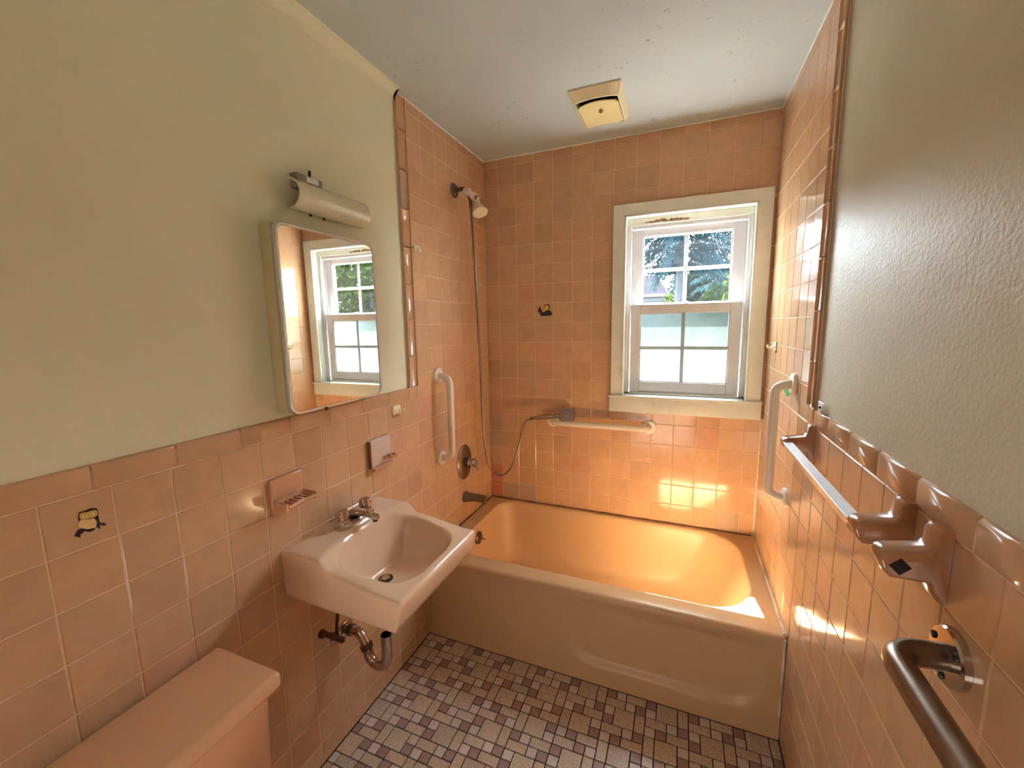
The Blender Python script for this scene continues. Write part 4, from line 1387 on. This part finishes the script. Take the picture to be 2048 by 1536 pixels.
lf = thing('leaf_decal', 'printed green leaf on a tile behind the right grab bar', 'tile decal', (W, -0.48, 1.238))
flat(LEAF['edge'], 'R', 0.0002, 0.0004, 'edge', M['pale_green'], lf)
flat(LEAF['leaf'], 'R', 0.0006, 0.0004, 'leaf', M['green'], lf)

nm = thing('caulk_mark', 'white caulk ring left on the tile beside the painted wall', 'caulk mark', (0, -0.707, 1.832))
flat(NMARK['a'], 'L', 0.0002, 0.002, 'smear', M['caulk'], nm)
flat(NMARK['b'], 'L', 0.0002, 0.002, 'dab', M['caulk'], nm)

# ------------------------------------------------------------------ outside
GZ = -0.45
lawn_mat = simple('dark_lawn', srgb(58, 62, 46), 0.95, var=0.3, vs=1.5)
gr_ = structure('ground', MB().box(-40, 45, 0.13, 70, GZ - 0.2, GZ), lawn_mat)
MB().box(-6, 10, 0.13, 9.0, GZ, GZ + 0.03).build('bounce_slab', simple('bounce_slab_concrete', srgb(66, 66, 64), 0.9, var=0.12, vs=1.2), gr_)  # unseen slab added to bounce sunlight up to the ceiling
roof_m = simple('charcoal_shingles', srgb(13, 12, 16), 0.9, spec=0.0, var=0.25, vs=3.0)
side_m = simple('pale_blue_siding', srgb(46, 50, 56), 0.8, var=0.1, vs=2.0)
gut_m = simple('white_gutter', srgb(60, 62, 66), 0.6)
hb = thing('house', 'neighbouring house with grey hip roof beyond the trees', 'house', (-5, 17, GZ))
MB().box(-11, 0.45, 14.2, 20.0, GZ, 2.50).build('walls', side_m, hb)
for i in range(7):
    MB().box(-11, 0.46, 14.13, 14.2, 2.42 - 0.14 * (i + 1), 2.42 - 0.14 * i - 0.02).build('siding_board', side_m, hb)
mb = MB()
RX0, RX1, RY0, RY1 = -11.4, 0.62, 13.9, 20.3
vs = [(RX0, RY0, 2.50), (RX1, RY0, 2.50), (RX1, RY1, 2.50), (RX0, RY1, 2.50), (-9.4, 17.1, 3.52), (0.02, 17.1, 3.52), (RX0, RY0, 2.42), (RX1, RY0, 2.42), (RX1, RY1, 2.42), (RX0, RY1, 2.42)]
mb.add(vs, [(0, 1, 5, 4), (1, 2, 5), (2, 3, 4, 5), (3, 0, 4), (6, 7, 1, 0), (7, 8, 2, 1), (8, 9, 3, 2), (9, 6, 0, 3), (9, 8, 7, 6)])
rf = mb.build('roof', roof_m, hb, fix=True)
MB().box(-11.4, 0.64, 13.82, 13.9, 2.42, 2.52).build('gutter', gut_m, hb)
MB().box(-1.0, -0.42, 14.9, 15.5, 2.80, 3.06).build('skylight', gut_m, rf)

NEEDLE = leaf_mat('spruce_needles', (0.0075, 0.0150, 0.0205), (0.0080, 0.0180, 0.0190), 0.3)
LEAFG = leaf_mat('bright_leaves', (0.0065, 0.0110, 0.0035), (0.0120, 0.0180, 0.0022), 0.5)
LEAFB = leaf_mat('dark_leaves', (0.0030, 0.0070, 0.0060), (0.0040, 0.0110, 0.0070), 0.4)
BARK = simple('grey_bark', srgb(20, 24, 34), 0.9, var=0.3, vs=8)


def leaf_quad(vs, fs, c, u, w, a, b_):
    n = len(vs)
    vs += [c - u * a, c + w * b_, c + u * a, c - w * b_]
    fs.append((n, n + 1, n + 2, n + 3))


def rdir():
    while True:
        v = Vector((rnd.uniform(-1, 1), rnd.uniform(-1, 1), rnd.uniform(-1, 1)))
        if 0.05 < v.length < 1:
            return v.normalized()


def broadleaf(name, label, x, y, h, rx, rz, nleaf, mat, size, group=None, blobs=9):
    t = thing(name, label, 'tree' if h > 2.9 else 'shrub', (x, y, GZ), group)
    MB().tube([(x, y, GZ - 0.05), (x + 0.03, y, GZ + h * 0.3), (x - 0.02, y, GZ + h * 0.75)], [0.07 * rx + 0.02, 0.05 * rx + 0.015, 0.02], 8).build('trunk', BARK, t)
    vs, fs = [], []
    bl = []
    for i in range(blobs):
        a = 2 * PI * rnd.random()
        q = rnd.random() ** 0.5 * 0.62
        bl.append((Vector((x + rx * q * math.cos(a), y + rx * q * math.sin(a), GZ + h - rz + rz * 0.62 * rnd.uniform(-1, 1))), rnd.uniform(0.34, 0.55)))
    for i in range(nleaf):
        c, s = bl[i % blobs]
        dv_ = rdir()
        p = c + Vector((dv_.x * rx * s, dv_.y * rx * s, dv_.z * rz * s)) * (0.65 + 0.4 * rnd.random())
        u = rdir()
        w = u.orthogonal().normalized()
        sz = size * rnd.uniform(0.6, 1.3)
        leaf_quad(vs, fs, p, u, w, sz, sz * 0.5)
    MB().add(vs, fs).build('leaves', mat, t, kind='stuff')
    return t


def conifer(label, x, y, h, rad, lev, nb, mat, zlo=0.7):
    t = thing('spruce', label, 'tree', (x, y, GZ))
    MB().tube([(x, y, GZ - 0.05), (x, y, GZ + h * 0.5), (x, y, GZ + h)], [0.12, 0.08, 0.02], 10).build('trunk', BARK, t)
    vs, fs = [], []
    wood = MB()
    for i in range(lev):
        zf_ = (i / lev)
        z = GZ + zlo + (h - zlo - 0.2) * zf_
        L = rad * (1 - zf_) ** 0.8 + 0.15
        for j in range(nb):
            a = 2 * PI * (j + rnd.random() * 0.7) / nb + i * 1.3
            dr_ = Vector((math.cos(a), math.sin(a), 0))
            Lb = L * rnd.uniform(0.75, 1.1)
            pts = []
            for k in range(7):
                s = k / 6
                pts.append(Vector((x, y, z)) + dr_ * (Lb * s) + Vector((0, 0, -0.30 * Lb * s * s + 0.10 * Lb * s)))
            if i % 2 == 0:
                wood.tube(pts, [0.022 * (1 - 0.8 * k / 6) for k in range(7)], 4)
            ns = int(12 + 9 * Lb)
            for k in range(ns):
                s = 0.15 + 0.85 * k / ns
                i0 = min(5, int(s * 6))
                c = pts[i0].lerp(pts[i0 + 1], s * 6 - i0)
                for q in range(3):
                    sd_ = Vector((-dr_.y, dr_.x, 0)) * rnd.choice((-1, 1))
                    u = (dr_ * 0.7 + sd_ * rnd.uniform(0.1, 0.9) + Vector((0, 0, -rnd.uniform(0.3, 1.3)))).normalized()
                    w = u.orthogonal().normalized()
                    ln = rnd.uniform(0.09, 0.20)
                    leaf_quad(vs, fs, c + u * ln * 0.8 + rdir() * 0.05, u, w, ln, 0.017)
    wood.build('branches', BARK, t, kind='stuff')
    MB().add(vs, fs).build('needles', mat, t, kind='stuff')


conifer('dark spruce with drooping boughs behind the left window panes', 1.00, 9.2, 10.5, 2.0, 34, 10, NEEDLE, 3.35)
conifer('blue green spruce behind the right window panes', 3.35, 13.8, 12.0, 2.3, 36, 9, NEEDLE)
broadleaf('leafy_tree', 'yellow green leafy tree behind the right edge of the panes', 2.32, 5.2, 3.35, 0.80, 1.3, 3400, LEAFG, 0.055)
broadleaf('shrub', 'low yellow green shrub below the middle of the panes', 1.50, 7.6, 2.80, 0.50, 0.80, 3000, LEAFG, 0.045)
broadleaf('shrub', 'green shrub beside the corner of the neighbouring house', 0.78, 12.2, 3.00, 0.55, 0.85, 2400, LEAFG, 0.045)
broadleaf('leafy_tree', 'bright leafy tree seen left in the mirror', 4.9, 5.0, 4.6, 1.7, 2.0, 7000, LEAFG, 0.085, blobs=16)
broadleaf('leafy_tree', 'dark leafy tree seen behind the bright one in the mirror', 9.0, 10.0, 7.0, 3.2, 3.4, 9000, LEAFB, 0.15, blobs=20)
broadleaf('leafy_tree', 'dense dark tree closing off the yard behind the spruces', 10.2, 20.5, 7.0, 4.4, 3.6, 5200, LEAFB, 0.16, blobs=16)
broadleaf('leafy_tree', 'dark bluish tree mass far behind the middle window panes', 2.2, 24.5, 6.4, 2.9, 3.1, 6000, LEAFB, 0.15, blobs=18)
